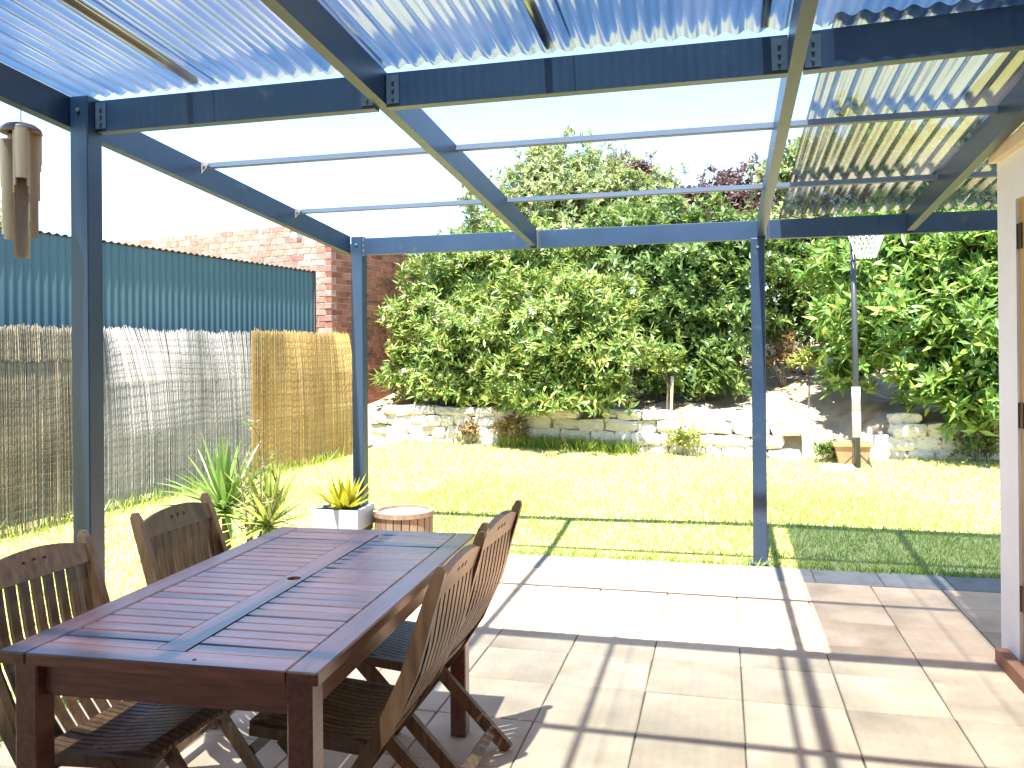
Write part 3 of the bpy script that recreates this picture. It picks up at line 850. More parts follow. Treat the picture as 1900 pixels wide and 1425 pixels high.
def tree(name, label, cat, base, blobs, mat, shoots, per, L, Wd, trunk_r=0.06, stems=3, group=None, flowers=0, **kw):
    bz = float(gz(base[0], base[1])) - 0.12
    root = thing(name, label, cat, (base[0], base[1], bz), group=group)
    O = np.array(root.location)
    V, F = crown(blobs, shoots, per, L, Wd, zmin=lambda x, y: gz(x, y), **kw)
    cr = link('crown', mesh_np('crown', V - O, F), mat, root)
    r = random.Random(int(base[0] * 100) + 5)
    mb = MB()
    bl = sorted(blobs, key=lambda q: -q[3])[:max(stems + 3, 6)]
    hub = Vector((0, 0, 0.5 + 0.25 * trunk_r * 10))
    if stems == 1:
        mb.tube([(0, 0, 0), (0.02, 0.01, hub.z * 0.5), hub], [trunk_r * 1.25, trunk_r, trunk_r * 0.85], 9)
    for i, q in enumerate(bl):
        e = Vector(q[:3]) - Vector(O)
        st = hub if stems == 1 else Vector((r.uniform(-.15, .15), r.uniform(-.12, .12), 0))
        mid = st.lerp(e, 0.5) + Vector((r.uniform(-.15, .15), r.uniform(-.15, .15), r.uniform(0, .2)))
        mb.tube([st, st.lerp(mid, .5) + Vector((r.uniform(-.05, .05), 0, .05)), mid, e, e + Vector((r.uniform(-.2, .2), r.uniform(-.2, .2), q[3] * .6))],
                [trunk_r * .7, trunk_r * .6, trunk_r * .45, trunk_r * .25, trunk_r * .08], 6)
        for _ in range(3):
            tip = e + Vector((r.uniform(-1, 1), r.uniform(-1, 1), r.uniform(-.3, 1))) * q[3] * .8
            mb.tube([mid.lerp(e, .6), e.lerp(tip, .5), tip], [trunk_r * .25, trunk_r * .15, trunk_r * .05], 5)
    part('trunk', mb, M['bark'], root, smooth=True)
    if flowers:
        V, F = crown(blobs, flowers, 5, 0.06, 0.055, fill=0.0)
        link('flowers', mesh_np('flowers', V - O, F), M['flower'], root, kind='stuff')
    return root

A_ = [(-4.27, 12.0, 1.9, .69), (-4.35, 11.75, 1.15, .58), (-3.85, 12.3, 2.5, .75), (-3.31, 11.6, 1.56, .78), (-3.8, 11.5, 1.1, .5), (-2.64, 12.2, 2.6, .8), (-3.2, 12.3, 2.7, .7), (-3.3, 11.7, .95, .5)]
A2 = [(-2.45, 11.3, 1.7, .82), (-1.74, 11.1, 1.54, .79), (-1.68, 11.0, 1.08, .5), (-2.6, 11.2, 1.08, .56), (-1.62, 11.3, 1.98, .44), (-2.1, 11.0, 1.15, .5)]
D_ = [(-2.97, 13.8, 4.25, .66), (-2.24, 13.8, 4.12, .74), (-3.6, 13.6, 3.7, .62), (-1.5, 13.6, 3.74, .7), (-.98, 13.6, 3.85, .46), (-2.48, 13.6, 3.43, .98), (-3.95, 13.4, 3.3, .42), (-2.87, 13.8, 4.62, .32), (-2.2, 13.2, 2.8, .9), (-3.2, 13.2, 2.7, .8)]
B_ = [(-.66, 12.2, 2.46, .81), (-.06, 12.2, 2.67, .73), (-.28, 11.9, 1.68, .71), (-.8, 11.9, 1.76, .61), (.15, 12.0, 1.9, .6), (-.07, 11.8, 1.2, .45), (-.72, 11.8, 1.2, .42), (-1.23, 12.5, 2.82, .72), (.3, 12.3, 2.8, .5)]
P_ = [(-.06, 15, 4.0, .54), (.57, 15, 3.95, .58), (-.62, 15, 4.0, .42), (-1.36, 15, 4.6, .32), (-1.74, 15, 4.72, .24), (.95, 14.2, 3.3, .61), (.3, 14.8, 3.4, .7)]
C_ = [(1.3, 12.8, 2.45, .74), (1.05, 12.6, 1.75, .6), (1.5, 12.9, 1.9, .6), (.75, 12.9, 2.6, .55), (.7, 12.8, 1.7, .42)]
E_ = [(1.07, 13.5, 4.09, .54), (2.0, 13.5, 3.95, .89), (2.82, 13.5, 3.91, .96), (1.12, 13.2, 3.22, .57), (3.41, 13, 3.47, .91), (4.4, 13, 3.6, 1.0)]
F_ = [(1.86, 12.2, 2.53, .73), (2.41, 11.6, 2.6, .82), (2.99, 11.2, 2.4, .72), (2.16, 11.1, 1.72, .7), (2.76, 10.9, 1.6, .69), (1.75, 11.2, 1.4, .42), (2.58, 10.9, 1.0, .48), (3.04, 10.9, .95, .5), (1.7, 11.7, 1.8, .5), (2.02, 11.6, 1.88, .6), (3.45, 11, 1.8, .82), (4.01, 11, 2.35, .94), (3.7, 11, 1.1, .6), (4.6, 11.2, 1.6, .9)]
A_ = nearer(A_, .955) + [(-4.05, 11.05, .95, .36), (-3.5, 10.8, .9, .36), (-3.0, 10.7, .85, .30)]
A2 = nearer(A2, .94) + [(-2.5, 10.35, .88, .36), (-1.95, 10.12, .95, .42), (-1.45, 10.2, .92, .36), (-2.25, 10.0, .80, .25)]
B_ = nearer(B_, .96) + [(-.7, 11.0, .98, .36), (-.1, 10.9, 1.02, .36)]
F_ = nearer(F_, .92) + [(2.7, 10.0, .70, .34), (3.2, 9.9, .72, .42), (1.95, 10.2, 1.35, .42), (2.35, 10.0, .98, .40), (2.9, 9.85, 1.05, .46), (1.5, 10.6, 1.45, .30), (1.42, 10.5, 1.1, .24)]
tree('flowering_shrub', 'oleander shrub with pale flowers against the brick building', 'shrub', (-3.55, 11.4), A_, M['leaf_oleander'], 4700, 9, 0.135, 0.034, stems=4, flowers=16, trunk_r=.05)
tree('flowering_shrub', 'rounded bright oleander bulging over the middle of the stone wall', 'shrub', (-2.0, 10.75), A2, M['leaf_oleander'], 4300, 9, 0.135, 0.034, stems=4, flowers=34, trunk_r=.05)
tree('tall_tree', 'tall pale green tree whose top rises above the pergola beam', 'tree', (-2.4, 13.7), D_, M['leaf_tall'], 4600, 8, 0.12, 0.042, stems=1, trunk_r=.11, fill=.25)
tree('dense_bush', 'dense green bush behind the right pergola post', 'bush', (-.35, 11.7), B_, M['leaf_mid'], 4900, 8, 0.125, 0.046, stems=4, trunk_r=.05)
tree('plum_tree', 'purple leaved plum tree showing above the bushes', 'tree', (.0, 15.0), P_, M['leaf_plum'], 2600, 8, 0.09, 0.045, stems=1, trunk_r=.09, fill=.25)
tree('dark_bush', 'dark shaded bush left of the hoop pole', 'bush', (1.1, 12.9), C_, M['leaf_mid'], 3000, 8, 0.11, 0.042, stems=4, trunk_r=.05)
tree('tall_tree', 'tall green tree seen through the corrugated sheets at right', 'tree', (2.6, 13.6), E_, M['leaf_tall'], 4600, 8, 0.12, 0.045, stems=1, trunk_r=.12, fill=.25)
tree('broadleaf_tree', 'glossy long leaved tree filling the view right of the hoop pole', 'tree', (2.6, 10.6), F_, M['leaf_large'], 5600, 8, 0.18, 0.052, stems=1, trunk_r=.09, fill=.22, lump=.35)
tree('distant_tree', 'small bit of green tree beyond the shed behind the wind chime', 'tree', (-16.3, 15.6), [(-16.3, 15.6, 4.3, .7), (-17.2, 15.4, 4.2, .9), (-16.6, 15.6, 3.4, .9)], M['leaf_tall'], 900, 8, 0.13, 0.05, stems=1, trunk_r=.12)

# weeds and small plants along the wall
def weed(label, x, y, h, w, n, mat, per=6, L=0.09, name='weed', group=None):
    z = float(gz(x, y)) - 0.07
    root = thing(name, label, 'plant', (x, y, z), group=group)
    b = [(0, 0, h * .6, w), (w * .5, 0.03, h * .4, w * .7), (-w * .5, -0.03, h * .45, w * .7)]
    V, F = crown(b, n, per, L, L * .28, fill=.5)
    k = V[:, 2].reshape(-1, 4).min(1) > -0.01
    V = V.reshape(-1, 4, 3)[k].reshape(-1, 3); N = len(V) // 4; i = np.arange(N) * 4
    F = np.concatenate([np.stack([i, i + 1, i + 2], -1), np.stack([i, i + 2, i + 3], -1)])
    link('foliage', mesh_np('foliage', V, F), mat, root)
    r = random.Random(int(x * 91)); mb = MB()
    for _ in range(6):
        mb.tube([(r.uniform(-.03, .03), r.uniform(-.03, .03), 0), (r.uniform(-w, w) * .5, r.uniform(-w, w) * .5, h * .5), (r.uniform(-w, w), r.uniform(-w, w), h)], [.006, .005, .003], 5)
    part('stem', mb, M['stake'], root)
    return root
weed('dry brown creeper hanging over the sunny stone wall', -3.2, 10.45, .40, .12, 55, M['leaf_dry'])
weed('brown dead vine at the edge of the shaded wall stretch', -2.6, 10.32, .46, .18, 110, M['leaf_dry'])
weed('dry yellow green weed beside the wooden stake on the wall', -.42, 10.02, .40, .22, 80, M['leaf_lime'])
weed('low green weed beside the terracotta trough', 1.12, 9.8, .26, .13, 90, M['leaf_mid'], L=.07)
weed('brown dry shrub on the sandy bank behind right post', .82, 11.9, .7, .34, 170, M['leaf_dry'])
weed('sparse green weed at the foot of the shaded right wall', 2.7, 9.98, .3, .25, 90, M['leaf_mid'], L=.08)

def sapling(label, x, y, h, cw, mat, stakew):
    z = float(gz(x, y)) - 0.1
    root = thing('sapling', label, 'tree', (x, y, z))
    mb = MB().tube([(0, 0, 0), (.01, 0, h * .5), (0, .01, h)], [.016, .012, .006], 6)
    r = random.Random(int(h * 50))
    for k in range(6):
        a = r.uniform(0, 6.28); mb.tube([(0, 0, h * r.uniform(.6, .9)), (math.cos(a) * cw * .6, math.sin(a) * cw * .6, h * r.uniform(.9, 1.1))], [.006, .003], 5)
    part('trunk', mb, M['bark'], root)
    V, F = crown([(0, 0, h * 1.0, cw), (cw * .4, 0, h * 1.08, cw * .6)], 70, 7, .10, .03, fill=.4)
    link('crown', mesh_np('crown', V, F), mat, root)
    if stakew:
        part('stake', MB().bar((.05, -.03, 0), (.07, -.03, h * .8), stakew, stakew), M['stake'], root)
sapling('young leafy sapling tied to a pale wooden stake behind the stone wall', -.66, 10.42, .62, .24, M['leaf_oleander'], .035)
sapling('thin stemmed sapling standing on the sandy bank left of the hoop', 1.04, 11.0, .62, .22, M['leaf_lime'], 0)

# ------------------------------------------------------------------ netball hoop and trough
HX, HY = 1.385, 9.5
hz = float(lawn_z(HX, HY))
hoop = thing('netball_hoop', 'netball hoop on dark pole with white padded sleeve and white net', 'hoop', (HX, HY, hz))
part('pole', MB().tube([(0, 0, -.05), (-.012, 0, 1.2), (-.03, 0, 2.72 - hz)], [.034, .031, .028], 12), M['pole'], hoop, smooth=True)
part('sleeve', MB().tube([(-.003, 0, .33), (-.007, 0, .60)], .043, 14).tube([(-.007, 0, .61), (-.010, 0, .86)], .043, 14), M['white_pvc'], hoop, smooth=True)
mb = MB()
for sx in (-1, 1):
    mb.bar((sx * .16, .05, .0), (0, 0, .17), .014, .014)
part('brace', mb, M['pole'], hoop)
rc = Vector((.09, -.10, 2.66 - hz)); R0, R1, NH = .19, .095, .26
ring = MB().tube([rc + Vector((math.cos(a), math.sin(a), 0)) * R0 for a in [2 * math.pi * k / 28 for k in range(29)]], .009, 8)
ring.bar((-.03, 0, rc.z), (rc.x - .13, rc.y + .14, rc.z), .02, .02)
part('ring', ring, M['pole'], hoop, smooth=True)
net = MB()
NS, NL = 18, 5
def npt(k, j):
    f = j / NL; rr = R0 + (R1 - R0) * f ** .8; a = 2 * math.pi * (k + .5 * j) / NS
    return rc + Vector((math.cos(a) * rr, math.sin(a) * rr, -NH * f))
for k in range(NS):
    for j in range(NL):
        net.tube([npt(k, j), npt(k, j + 1)], .0055, 4, False); net.tube([npt(k, j), npt(k - 1, j + 1)], .0055, 4, False)
part('net', net, M['net'], hoop)
tz = float(lawn_z(1.35, 9.72))
tr = thing('planter_trough', 'tan tapered planter trough on the lawn behind the hoop pole', 'planter', (1.36, 9.74, tz))
def taper(w0, d0, w1, d1, z0, z1):
    return MB().add([(sx * w / 2, sy * d / 2, z) for (w, d, z) in ((w0, d0, z0), (w1, d1, z1)) for sx, sy in ((-1, -1), (1, -1), (1, 1), (-1, 1))],
                    [(3, 2, 1, 0)] + [(i, (i + 1) % 4, (i + 1) % 4 + 4, i + 4) for i in range(4)])
part('body', taper(.27, .17, .37, .23, 0, .20), M['terracotta'], tr)
rim = MB()
for x0, x1, y0, y1 in ((-.2, .2, -.13, -.105), (-.2, .2, .105, .13), (-.2, -.175, -.1045, .1045), (.175, .2, -.1045, .1045)):
    rim.box(x0, x1, y0, y1, .195, .235, .004)
part('rim', rim, M['terracotta'], tr)
part('soil', MB().box(-.174, .174, -.104, .104, .15, .205), M['potting'], tr)
slab = thing('stone_slab', 'flat pale stone lying on the lawn at the hoop base', 'stone', (1.18, 9.42, float(lawn_z(1.18, 9.42))))
o = link('slab', stone_me[2], M['stone'], slab, (0, 0, .012)); o.scale = (.34, .22, .07)
sb2 = thing('stone_block', 'rough stone block lying between the hoop and the shaded wall', 'stone', (1.62, 10.0, float(lawn_z(1.6, 10.0))))
o = link('block', stone_me[4], M['stone'], sb2, (0, 0, .10)); o.scale = (.3, .25, .34)

# ------------------------------------------------------------------ planter with agave, tub, yuccas
def strap_leaf(mb, base, az, el, L, w, bend, nseg=5, fold=0.25, fat=0.5):
    d = Vector((math.cos(az) * math.cos(el), math.sin(az) * math.cos(el), math.sin(el)))
    side = Vector((-math.sin(az), math.cos(az), 0))
    p = Vector(base); vs = []
    for i in range(nseg + 1):
        f = i / nseg
        ww = w * (fat + (1 - fat) * min(1, f * 3)) * (1 - f ** 2.2) + 0.0005
        n = side.cross(d)
        vs += [p - side * ww / 2 + n * ww * fold, p, p + side * ww / 2 + n * ww * fold]
        d = (d + Vector((0, 0, -bend / nseg))).normalized()
        p = p + d * (L / nseg)
    fs = []
    for i in range(nseg):
        a = 3 * i
        fs += [(a, a + 1, a + 4, a + 3), (a + 1, a + 2, a + 5, a + 4)]
    mb.add(vs, fs)

def yucca(name, label, loc, n, L, w, mat, stem_h, seed, low=-0.15):
    r = random.Random(seed)
    root = thing(name, label, 'plant', loc)
    part('stem', MB().tube([(0, 0, -.03), (.01, 0, stem_h * .5), (0, 0, stem_h + .02)], [.035, .03, .028], 8), M['bark'], root, smooth=True)
    big = []
    for k in range(n):
        f = (k + .5) / n
        el = low + (1.45 - low) * f ** .9 + r.gauss(0, .08)
        mb = MB(); strap_leaf(mb, (0, 0, stem_h + .03 * f), k * 2.39996 + r.gauss(0, .2), el, L * r.uniform(.75, 1.1) * (1 - .15 * f), w * r.uniform(.8, 1.15), .25 + .55 * (1 - f) * r.uniform(.4, 1.2))
        part('leaf', mb, mat, root)
    return root
yucca('yucca', 'green spiky yucca growing on the lawn behind the far left chair', (-3.42, 5.25, -.02), 64, .62, .046, M['leaf_yucca'], .34, 4)
yucca('yucca', 'lime yellow spiky yucca right of the green yucca', (-3.02, 5.15, -.02), 46, .56, .042, M['leaf_lime'], .27, 8, low=-.3)
# leggy shrub between them
tw = thing('leggy_shrub', 'leggy twiggy shrub with sparse leaves and dry seed heads between the yuccas', 'plant', (-3.13, 5.1, -.02))
mb = MB(); r = random.Random(2); tips = []
for k in range(6):
    a = r.uniform(0, 6.28); h = r.uniform(.45, .8) if k else 1.02; sp = .22 if k else .08
    e = Vector((math.cos(a) * sp, math.sin(a) * sp * .6, h)); m_ = Vector((e.x * .6 + r.uniform(-.05, .05), e.y * .6, h * .5))
    mb.tube([(r.uniform(-.03, .03), r.uniform(-.03, .03), 0), m_, e], [.009, .007, .003], 5)
    for q in range(9):
        b = m_.lerp(e, r.uniform(-.5, 1)); a2 = r.uniform(0, 6.28)
        t_ = b + Vector((math.cos(a2) * .09, math.sin(a2) * .09, r.uniform(.02, .12))); mb.tube([b, t_], [.004, .002], 4); tips.append(t_)
    tips.append(e)
part('stem', mb, M['bark'], tw)
P = np.array([tuple(t) for t in tips]); Aq = unit(len(P)); Aq[:, 2] = np.abs(Aq[:, 2])
V, F = leaves_at(P, Aq, 3, .05, .012); link('foliage', mesh_np('foliage', V, F), M['leaf_yucca'], tw)
V, F = leaves_at(P[::5], np.tile([[0, 0, 1.0]], (len(P[::5]), 1)), 5, .05, .02); nq = len(P[::5])
for q in range(nq):
    vv = V.reshape(nq, 20, 3)[q]; i4 = np.arange(5) * 4
    link('seed_head', mesh_np('seed_head', vv, np.concatenate([np.stack([i4, i4 + 1, i4 + 2], -1), np.stack([i4, i4 + 2, i4 + 3], -1)])), M['leaf_dry'], tw)
yucca('seedling_tuft', 'small grassy tuft with pale blades at the foot of the reed fence by left post', (-5.05, 5.9, -.02), 18, .30, .014, M['leaf_lime'], .03, 12, low=.2)

PX, PY = -2.36, 4.95
st = thing('pot_stand', 'dark wooden pot stand under the square white planter', 'stand', (PX, PY, -.002))
part('top_board', MB().box(-.13, .13, -.13, .13, .265, .29, .003), M['dark_wood'], st)
for sx in (-1, 1):
    for sy in (-1, 1):
        part('leg', MB().box(min(sx * .12, sx * .085), max(sx * .12, sx * .085), min(sy * .12, sy * .085), max(sy * .12, sy * .085), 0, .2645), M['dark_wood'], st)
pb = thing('square_planter', 'square pale blue grey planter box holding a yellow agave beside left front post', 'planter', (PX, PY, .29), rotz=.05)
mb = MB()
for x0, x1, y0, y1 in ((-.15, .15, -.15, -.13), (-.15, .15, .13, .15), (-.15, -.13, -.1295, .1295), (.13, .15, -.1295, .1295)):
    mb.box(x0, x1, y0, y1, .035, .165, .003)
part('box', mb, M['planter_white'], pb)
part('base', MB().box(-.14, .14, -.14, .14, 0, .0345), M['dark_wood'], pb)
part('soil', MB().box(-.129, .129, -.129, .129, .08, .145), M['potting'], pb)
r = random.Random(6)
ag = thing('agave', 'bright yellow green agave rosette growing in the square planter', 'plant', (PX, PY, .43))
for k in range(26):
    f = k / 26; mb = MB()
    strap_leaf(mb, (0, 0, .0), k * 2.39996, .45 + 1.0 * f + r.gauss(0, .08), r.uniform(.22, .30) * (1 - .12 * f), r.uniform(.05, .068), .12, fold=.22, fat=.75)
    part('leaf', mb, M['leaf_agave'], ag)
TX, TY = -2.02, 5.12
tb = thing('round_tub', 'round slatted brown tub stool standing beside the square planter', 'stool', (TX, TY, -.002))
for k in range(22):
    a = 2 * math.pi * k / 22
    m = Matrix.Rotation(a, 4, 'Z')
    part('stave', MB().box(.172, .187, -.0235, .0235, .01, .385, .003, m), M['tub'], tb)
def ringbox(r0, r1, z0, z1, n=36):
    vs, fs = [], []
    for k in range(n):
        a = 2 * math.pi * k / n
        for rr, zz in ((r0, z0), (r1, z0), (r1, z1), (r0, z1)): vs.append((rr * math.cos(a), rr * math.sin(a), zz))
    for k in range(n):
        b, c = 4 * k, 4 * ((k + 1) % n)
        for q in range(4): fs.append((b + q, c + q, c + (q + 1) % 4, b + (q + 1) % 4))
    return MB().add(vs, fs)
part('rim', ringbox(.165, .20, .3855, .415), M['tub'], tb)
part('hoop', ringbox(.1875, .1915, .10, .125), M['hinge'], tb)
part('seat', MB().tube([(0, 0, .37), (0, 0, .398)], .164, 30), M['tubtop'], tb)

# ------------------------------------------------------------------ dining table
TROT = math.radians(2.7)
TW, TL, TH = .80, 1.42, .74
tab = thing('dining_table', 'dark red slatted hardwood outdoor dining table with umbrella hole', 'table', (-1.278, 2.325, 0), rotz=TROT)
hw, hl_ = TW / 2, TL / 2
EW, CW = .075, .072
part('edge_rail', MB().box(-hw, -hw + EW, -hl_, hl_, TH - .028, TH, .004), M['wood'], tab)
part('edge_rail', MB().box(hw - EW, hw, -hl_, hl_, TH - .028, TH, .004), M['wood'], tab)
part('end_rail', MB().box(-hw + EW + .0015, hw - EW - .0015, -hl_, -hl_ + EW, TH - .028, TH - .0005, .003), M['wood_x'], tab)
part('end_rail', MB().box(-hw + EW + .0015, hw - EW - .0015, hl_ - EW, hl_, TH - .028, TH - .0005, .003), M['wood_x'], tab)
def curve_plate(name, splines, th):
    """flat plate with holes in the XY plane, thickness th upwards from z = 0"""
    cu = bpy.data.curves.new(name, 'CURVE'); cu.dimensions = '2D'; cu.fill_mode = 'BOTH'; cu.extrude = th / 2
    for pts in splines:
        s = cu.splines.new('POLY'); s.points.add(len(pts) - 1); s.use_cyclic_u = True
        for p, c in zip(s.points, pts): p.co = (c[0], c[1], 0, 1)
    o = bpy.data.objects.new(name, cu); COL.objects.link(o)
    me = bpy.data.meshes.new_from_object(o.evaluated_get(bpy.context.evaluated_depsgraph_get()))
    bpy.data.objects.remove(o); bpy.data.curves.remove(cu)
    me.name = name
    me.materials.clear()
    me.transform(Matrix.Translation((0, 0, th / 2)))
    return me
circ = lambda cx, cy, r, n=16: [(cx + r * math.cos(2 * math.pi * k / n), cy + r * math.sin(2 * math.pi * k / n)) for k in range(n)]
y0, y1 = -hl_ + EW + .0015, hl_ - EW - .0015
me = curve_plate('centre_rail', [[(-CW / 2, y0), (CW / 2, y0), (CW / 2, y1), (-CW / 2, y1)], circ(0, 0, .021)], .026)
link('centre_rail', me, M['wood'], tab, (0, 0, TH - .027))
n = 23
sp = (TL - 2 * EW) / n
slat = {}
for side in (-1, 1):
    xa, xb = sorted((side * (CW / 2 + .003), side * (hw - EW - .003)))
    mesh_ = MB().box(-(xb - xa) / 2, (xb - xa) / 2, -sp / 2 + .0028, sp / 2 - .0028, -.02, 0, .0025).mesh('slat')
    for k in range(n):
        link('slat', mesh_, M['wood_x'], tab, ((xa + xb) / 2, -hl_ + EW + sp * (k + .5), TH - .001 - random.uniform(0, .0015)), (random.gauss(0, .004), random.gauss(0, .002), random.gauss(0, .0015)))
ap = .06
for x in (-hw + ap, hw - ap):
    part('apron', MB().box(x - .011, x + .011, -hl_ + ap + .03, hl_ - ap - .03, TH - .115, TH - .0295), M['wood'], tab)
for y in (-hl_ + ap, hl_ - ap):
    part('apron', MB().box(-hw + ap + .03, hw - ap - .03, y - .011, y + .011, TH - .115, TH - .0295), M['wood_x'], tab)
part('cross_rail', MB().box(-.03, .03, -hl_ + ap + .012, hl_ - ap - .012, TH - .07, TH - .0295 - .0005), M['wood'], tab)
for sx in (-1, 1):
    for sy in (-1, 1):
        cx, cy = sx * (hw - ap + .005), sy * (hl_ - ap + .005)
        part('leg', MB().box(cx - .03, cx + .03, cy - .03, cy + .03, 0, TH - .0295, .004), M['wood'], tab)
part('screw', MB().tube([(-.0 + .09, -hl_ + .03, TH - .001), (.09, -hl_ + .03, TH + .0006)], .005, 8), M['hinge'], tab)

# ------------------------------------------------------------------ folding slatted chairs
def stile_x(z):                                          # side profile of the long stile: bowed back, straight foot
    pts = [(0, .235), (.22, .06), (.35, -.035), (.46, -.105), (.62, -.18), (.76, -.222), (.88, -.262), (.93, -.275)]
    return float(np.interp(z, [p[0] for p in pts], [p[1] for p in pts]))
CHW = .44
def make_chair(label):
    t = thing('folding_chair', label, 'chair', group='slatted folding chairs round the table')
    for sy in (-1, 1):
        mb = MB()
        y = sy * (CHW / 2 - .014)
        zz = [0, .15, .30, .46, .54, .62, .69, .76, .82, .875]
        wz = [.042, .044, .046, .046, .046, .045, .043, .04, .037, .03]
        vs = []
        for z, w in zip(zz, wz):
            x = stile_x(z)
            vs += [(x - w / 2, y - .012, z), (x + w / 2, y - .012, z), (x + w / 2, y + .012, z), (x - w / 2, y + .012, z)]
        x = stile_x(.89); vs += [(x - .006, y - .010, .892), (x + .008, y - .010, .892), (x + .008, y + .010, .892), (x - .006, y + .010, .892)]
        fs = [(3, 2, 1, 0)]
        nn = len(zz) + 1
        for i in range(nn - 1):
            for k in range(4): fs.append((4 * i + k, 4 * i + (k + 1) % 4, 4 * i + 4 + (k + 1) % 4, 4 * i + 4 + k))
        fs.append(tuple(range(4 * nn - 4, 4 * nn)))
        part('stile', mb.add(vs, fs), M['chair'], t)
        y2 = sy * (CHW / 2 - .042)
        part('leg', MB().bar((.185, y2, .415), (-.225, y2, 0.004), .022, .042, (0, 0, 1)), M['chair'], t)
        part('seat_rail', MB().bar((-.05, y2 - sy * .001, .401), (.28, y2 - sy * .001, .426), .020, .03), M['chair'], t)
        part('pivot_bolt', MB().tube([(stile_x(.235), y + sy * .012, .215), (stile_x(.235), y + sy * .016, .215)], .010, 10), M['hinge'], t)
    ln = (CHW - .10)
    part('foot_bar', MB().bar((-.165, -ln / 2, .062), (-.165, ln / 2, .062), .02, .034, (.7, 0, .7)), M['chair'], t)
    part('foot_bar', MB().bar((.155, -CHW / 2 + .028, .12), (.155, CHW / 2 - .028, .12), .018, .034, (.6, 0, -.8)), M['chair'], t)
    ns = 15
    for k in range(ns):                                  # seat slats front to back, dished
        y = -ln / 2 + ln * (k + .5) / ns
        w = ln / ns - .005
        vs = []
        for x, z in ((-.055, .424), (.0, .420), (.07, .422), (.15, .434), (.245, .450), (.29, .442)):
            for dz in (-.012, 0):
                vs += [(x, y - w / 2, z + dz), (x, y + w / 2, z + dz)]
        fs = []
        for i in range(5):
            a, b = 4 * i, 4 * i + 4
            fs += [(a + 2, a + 3, b + 3, b + 2), (a, b, b + 1, a + 1), (a, a + 2, b + 2, b), (a + 1, b + 1, b + 3, a + 3)]
        fs += [(0, 1, 3, 2), (20, 22, 23, 21)]
        part('seat_slat', MB().add(vs, fs), M['chair'], t)
    # back: lower rail, arched top rail with three holes, slats
    xr, zr = stile_x(.372), .372
    part('lower_rail', MB().bar((xr, -CHW / 2 + .027, zr), (xr, CHW / 2 - .027, zr), .02, .045, (stile_x(.45) - stile_x(.35), 0, .1)), M['chair'], t)
    W2 = CHW / 2 - .027
    top = [(y, .055 + .030 * (1 - (y / W2) ** 2)) for y in np.linspace(W2, -W2, 13)]
    me = curve_plate('top_rail', [[(-W2, .0), (W2, .0)] + top, circ(0, .048, .0085, 12), circ(-.036, .046, .0085, 12), circ(.036, .046, .0085, 12)], .02)
    d = Vector((stile_x(.88) - stile_x(.79), 0, .09)).normalized()
    nrm = d.cross(Vector((0, 1, 0))).normalized()
    m = Matrix(((0, d.x, nrm.x, stile_x(.80)), (1, d.y, nrm.y, 0), (0, d.z, nrm.z, .80), (0, 0, 0, 1)))
    me.transform(m @ Matrix.Translation((0, 0, -.01)))
    link('top_rail', me, M['chair'], t)
    nb = 9
    for k in range(nb):
        y = -W2 + 2 * W2 * (k + .5) / nb
        w = 2 * W2 / nb - .015
        vs = []
        zz = np.linspace(.385, .815, 7)
        for z in zz:
            b = .022 * math.sin(math.pi * (z - .385) / .43)
            x = stile_x(z) - b
            vs += [(x - .006, y - w / 2, z), (x - .006, y + w / 2, z), (x + .006, y + w / 2, z), (x + .006, y - w / 2, z)]
        fs = [(0, 1, 2, 3), (27, 26, 25, 24)]
        for i in range(6):
            for q in range(4): fs.append((4 * i + q, 4 * i + 4 + q, 4 * i + 4 + (q + 1) % 4, 4 * i + (q + 1) % 4))
        part('back_slat', MB().add(vs, fs), M['chair'], t)
    return t
ch = make_chair('slatted folding chair at the far left of the table in front of the yucca')
spots = [(-1.678, 2.655, 0.0 + .03, None),
         (-1.645, 1.955, -.02, 'slatted folding chair at the near left of the table beside the dark post'),
         (-.985, 2.735, math.pi - .02, 'slatted folding chair at the far right of the table by the sunny paving'),
         (-.955, 2.185, math.pi + .03, 'slatted folding chair at the near right of the table')]
for i, (x, y, a, lab) in enumerate(spots):
    o = ch if i == 0 else copy_tree(ch)
    o.location = (x, y, 0); o.rotation_euler = (0, 0, a)
    if lab: o['label'] = lab

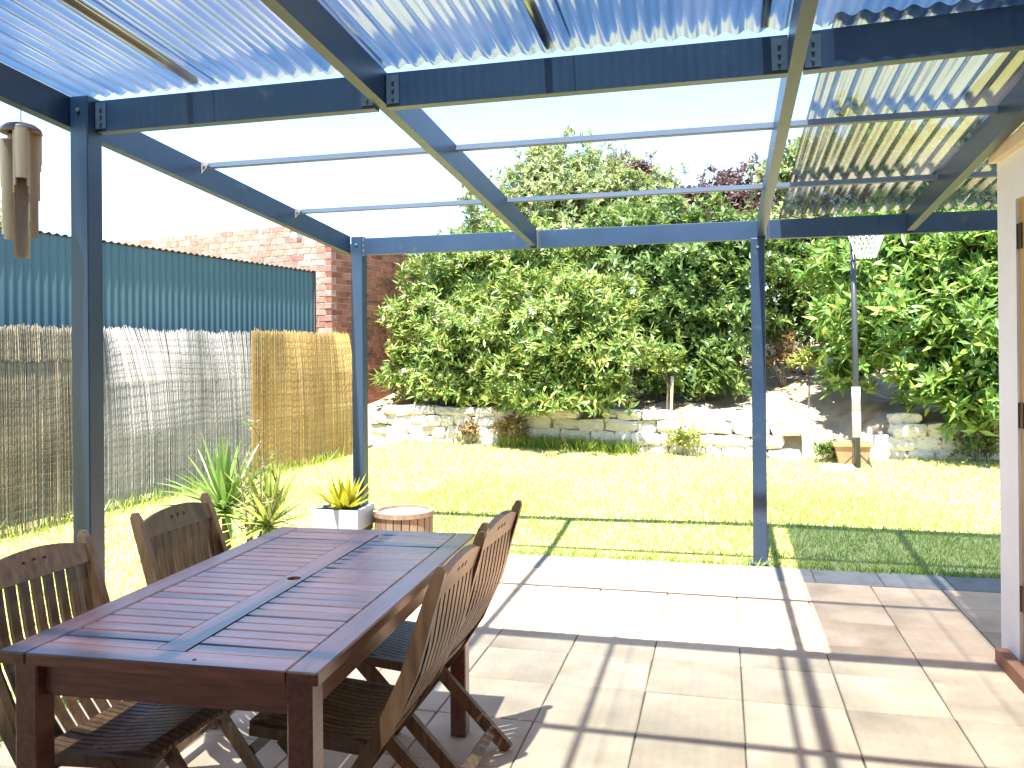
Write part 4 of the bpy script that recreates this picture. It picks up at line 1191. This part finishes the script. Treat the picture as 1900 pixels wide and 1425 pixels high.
# ------------------------------------------------------------------ bamboo wind chime
cx, cy = -2.742, 2.80
ctop = 2.372
chime = thing('wind_chime', 'bamboo wind chime with dark domed cap hanging outside the left rafter', 'wind chime', (cx, cy, ctop - .56))
CO = Vector((cx, cy, ctop))
ofs = .56
mb = MB()
prof = [(.0, .0), (.03, -.002), (.055, -.010), (.072, -.024), (.078, -.042), (.070, -.046), (.05, -.03), (0, -.02)]
n = 20; vs = []
for rr, zz in prof:
    for k in range(n):
        a = 2 * math.pi * k / n; vs.append((rr * math.cos(a), rr * math.sin(a), ofs + zz))
fs = [(i * n + k, i * n + (k + 1) % n, (i + 1) * n + (k + 1) % n, (i + 1) * n + k) for i in range(len(prof) - 1) for k in range(n)]
part('cap', mb.add(vs, fs), M['shell'], chime, smooth=True)
def bamboo(px, py, z0, zm_, z1, R, face):
    """closed tube from z0 down to zm_, then an open half shell down to z1; face: direction the open side looks"""
    n = 20
    mb = MB(); t = .006
    def ringv(rr, z, cut):
        out = []
        for k in range(n):
            a = 2 * math.pi * k / n
            out.append((px + rr * math.cos(a), py + rr * math.sin(a), ofs + z))
        return out
    zs_ = [z0, (z0 + zm_) / 2, zm_ + .03, zm_, zm_ - .03, (zm_ + z1) / 2, z1 + .02, z1]
    V = []
    for z in zs_: V += ringv(R, z, False)
    for z in zs_: V += ringv(R - t, z, False)
    m = len(zs_); Fs = []
    def keep(k, i):
        a = 2 * math.pi * (k + .5) / n; c = math.cos(a - face)
        zc = (zs_[i] + zs_[i + 1]) / 2
        if i <= 1: return True
        lim = {2: .75, 3: .35, 4: .02, 5: -.05, 6: -.25}[i]
        return c < lim
    for i in range(m - 1):
        for k in range(n):
            if keep(k, i):
                k2 = (k + 1) % n
                Fs.append((i * n + k, (i + 1) * n + k, (i + 1) * n + k2, i * n + k2))
                o2 = m * n
                Fs.append((o2 + i * n + k, o2 + i * n + k2, o2 + (i + 1) * n + k2, o2 + (i + 1) * n + k))
                for kk, ka, kb in ((k2, k2, k2), (k - 1, k, k)):
                    if not keep(kk % n, i):
                        Fs.append((i * n + ka, (i + 1) * n + ka, o2 + (i + 1) * n + ka, o2 + i * n + ka))
    for k in range(n):
        k2 = (k + 1) % n; Fs.append((k, k2, m * n + k2, m * n + k))
    V.append((px, py, ofs + z0 - .01)); c = len(V) - 1
    for k in range(n): Fs.append((m * n + k, m * n + (k + 1) % n, c))
    mb.add(V, Fs)
    part('tube', mb, M['bamboo'], chime, smooth=False)
fc = math.atan2(-cy, -cx)
tubes = [(0, -.035, -.265, -.55, .030, 0.0), (2.0, -.03, -.16, -.46, .026, .2), (-1.9, -.07, -.235, -.475, .027, -.5), (3.6, -.04, -.2, -.40, .024, .0)]
cords = MB()
for da, z0, zm2, z1, R, tw_ in tubes:
    a = fc + da; px, py = .053 * math.cos(a), .053 * math.sin(a)
    bamboo(px, py, z0, zm2, z1, R, a + tw_)
    cords.tube([(px, py, ofs + z0 - .01), (px * .8, py * .8, ofs - .02)], .0015, 5)
cords.tube([(0, 0, ofs - .02), (0, 0, ofs + zb(cy) - ctop + .01)], .002, 5)
part('cord', cords, M['cord'], chime)
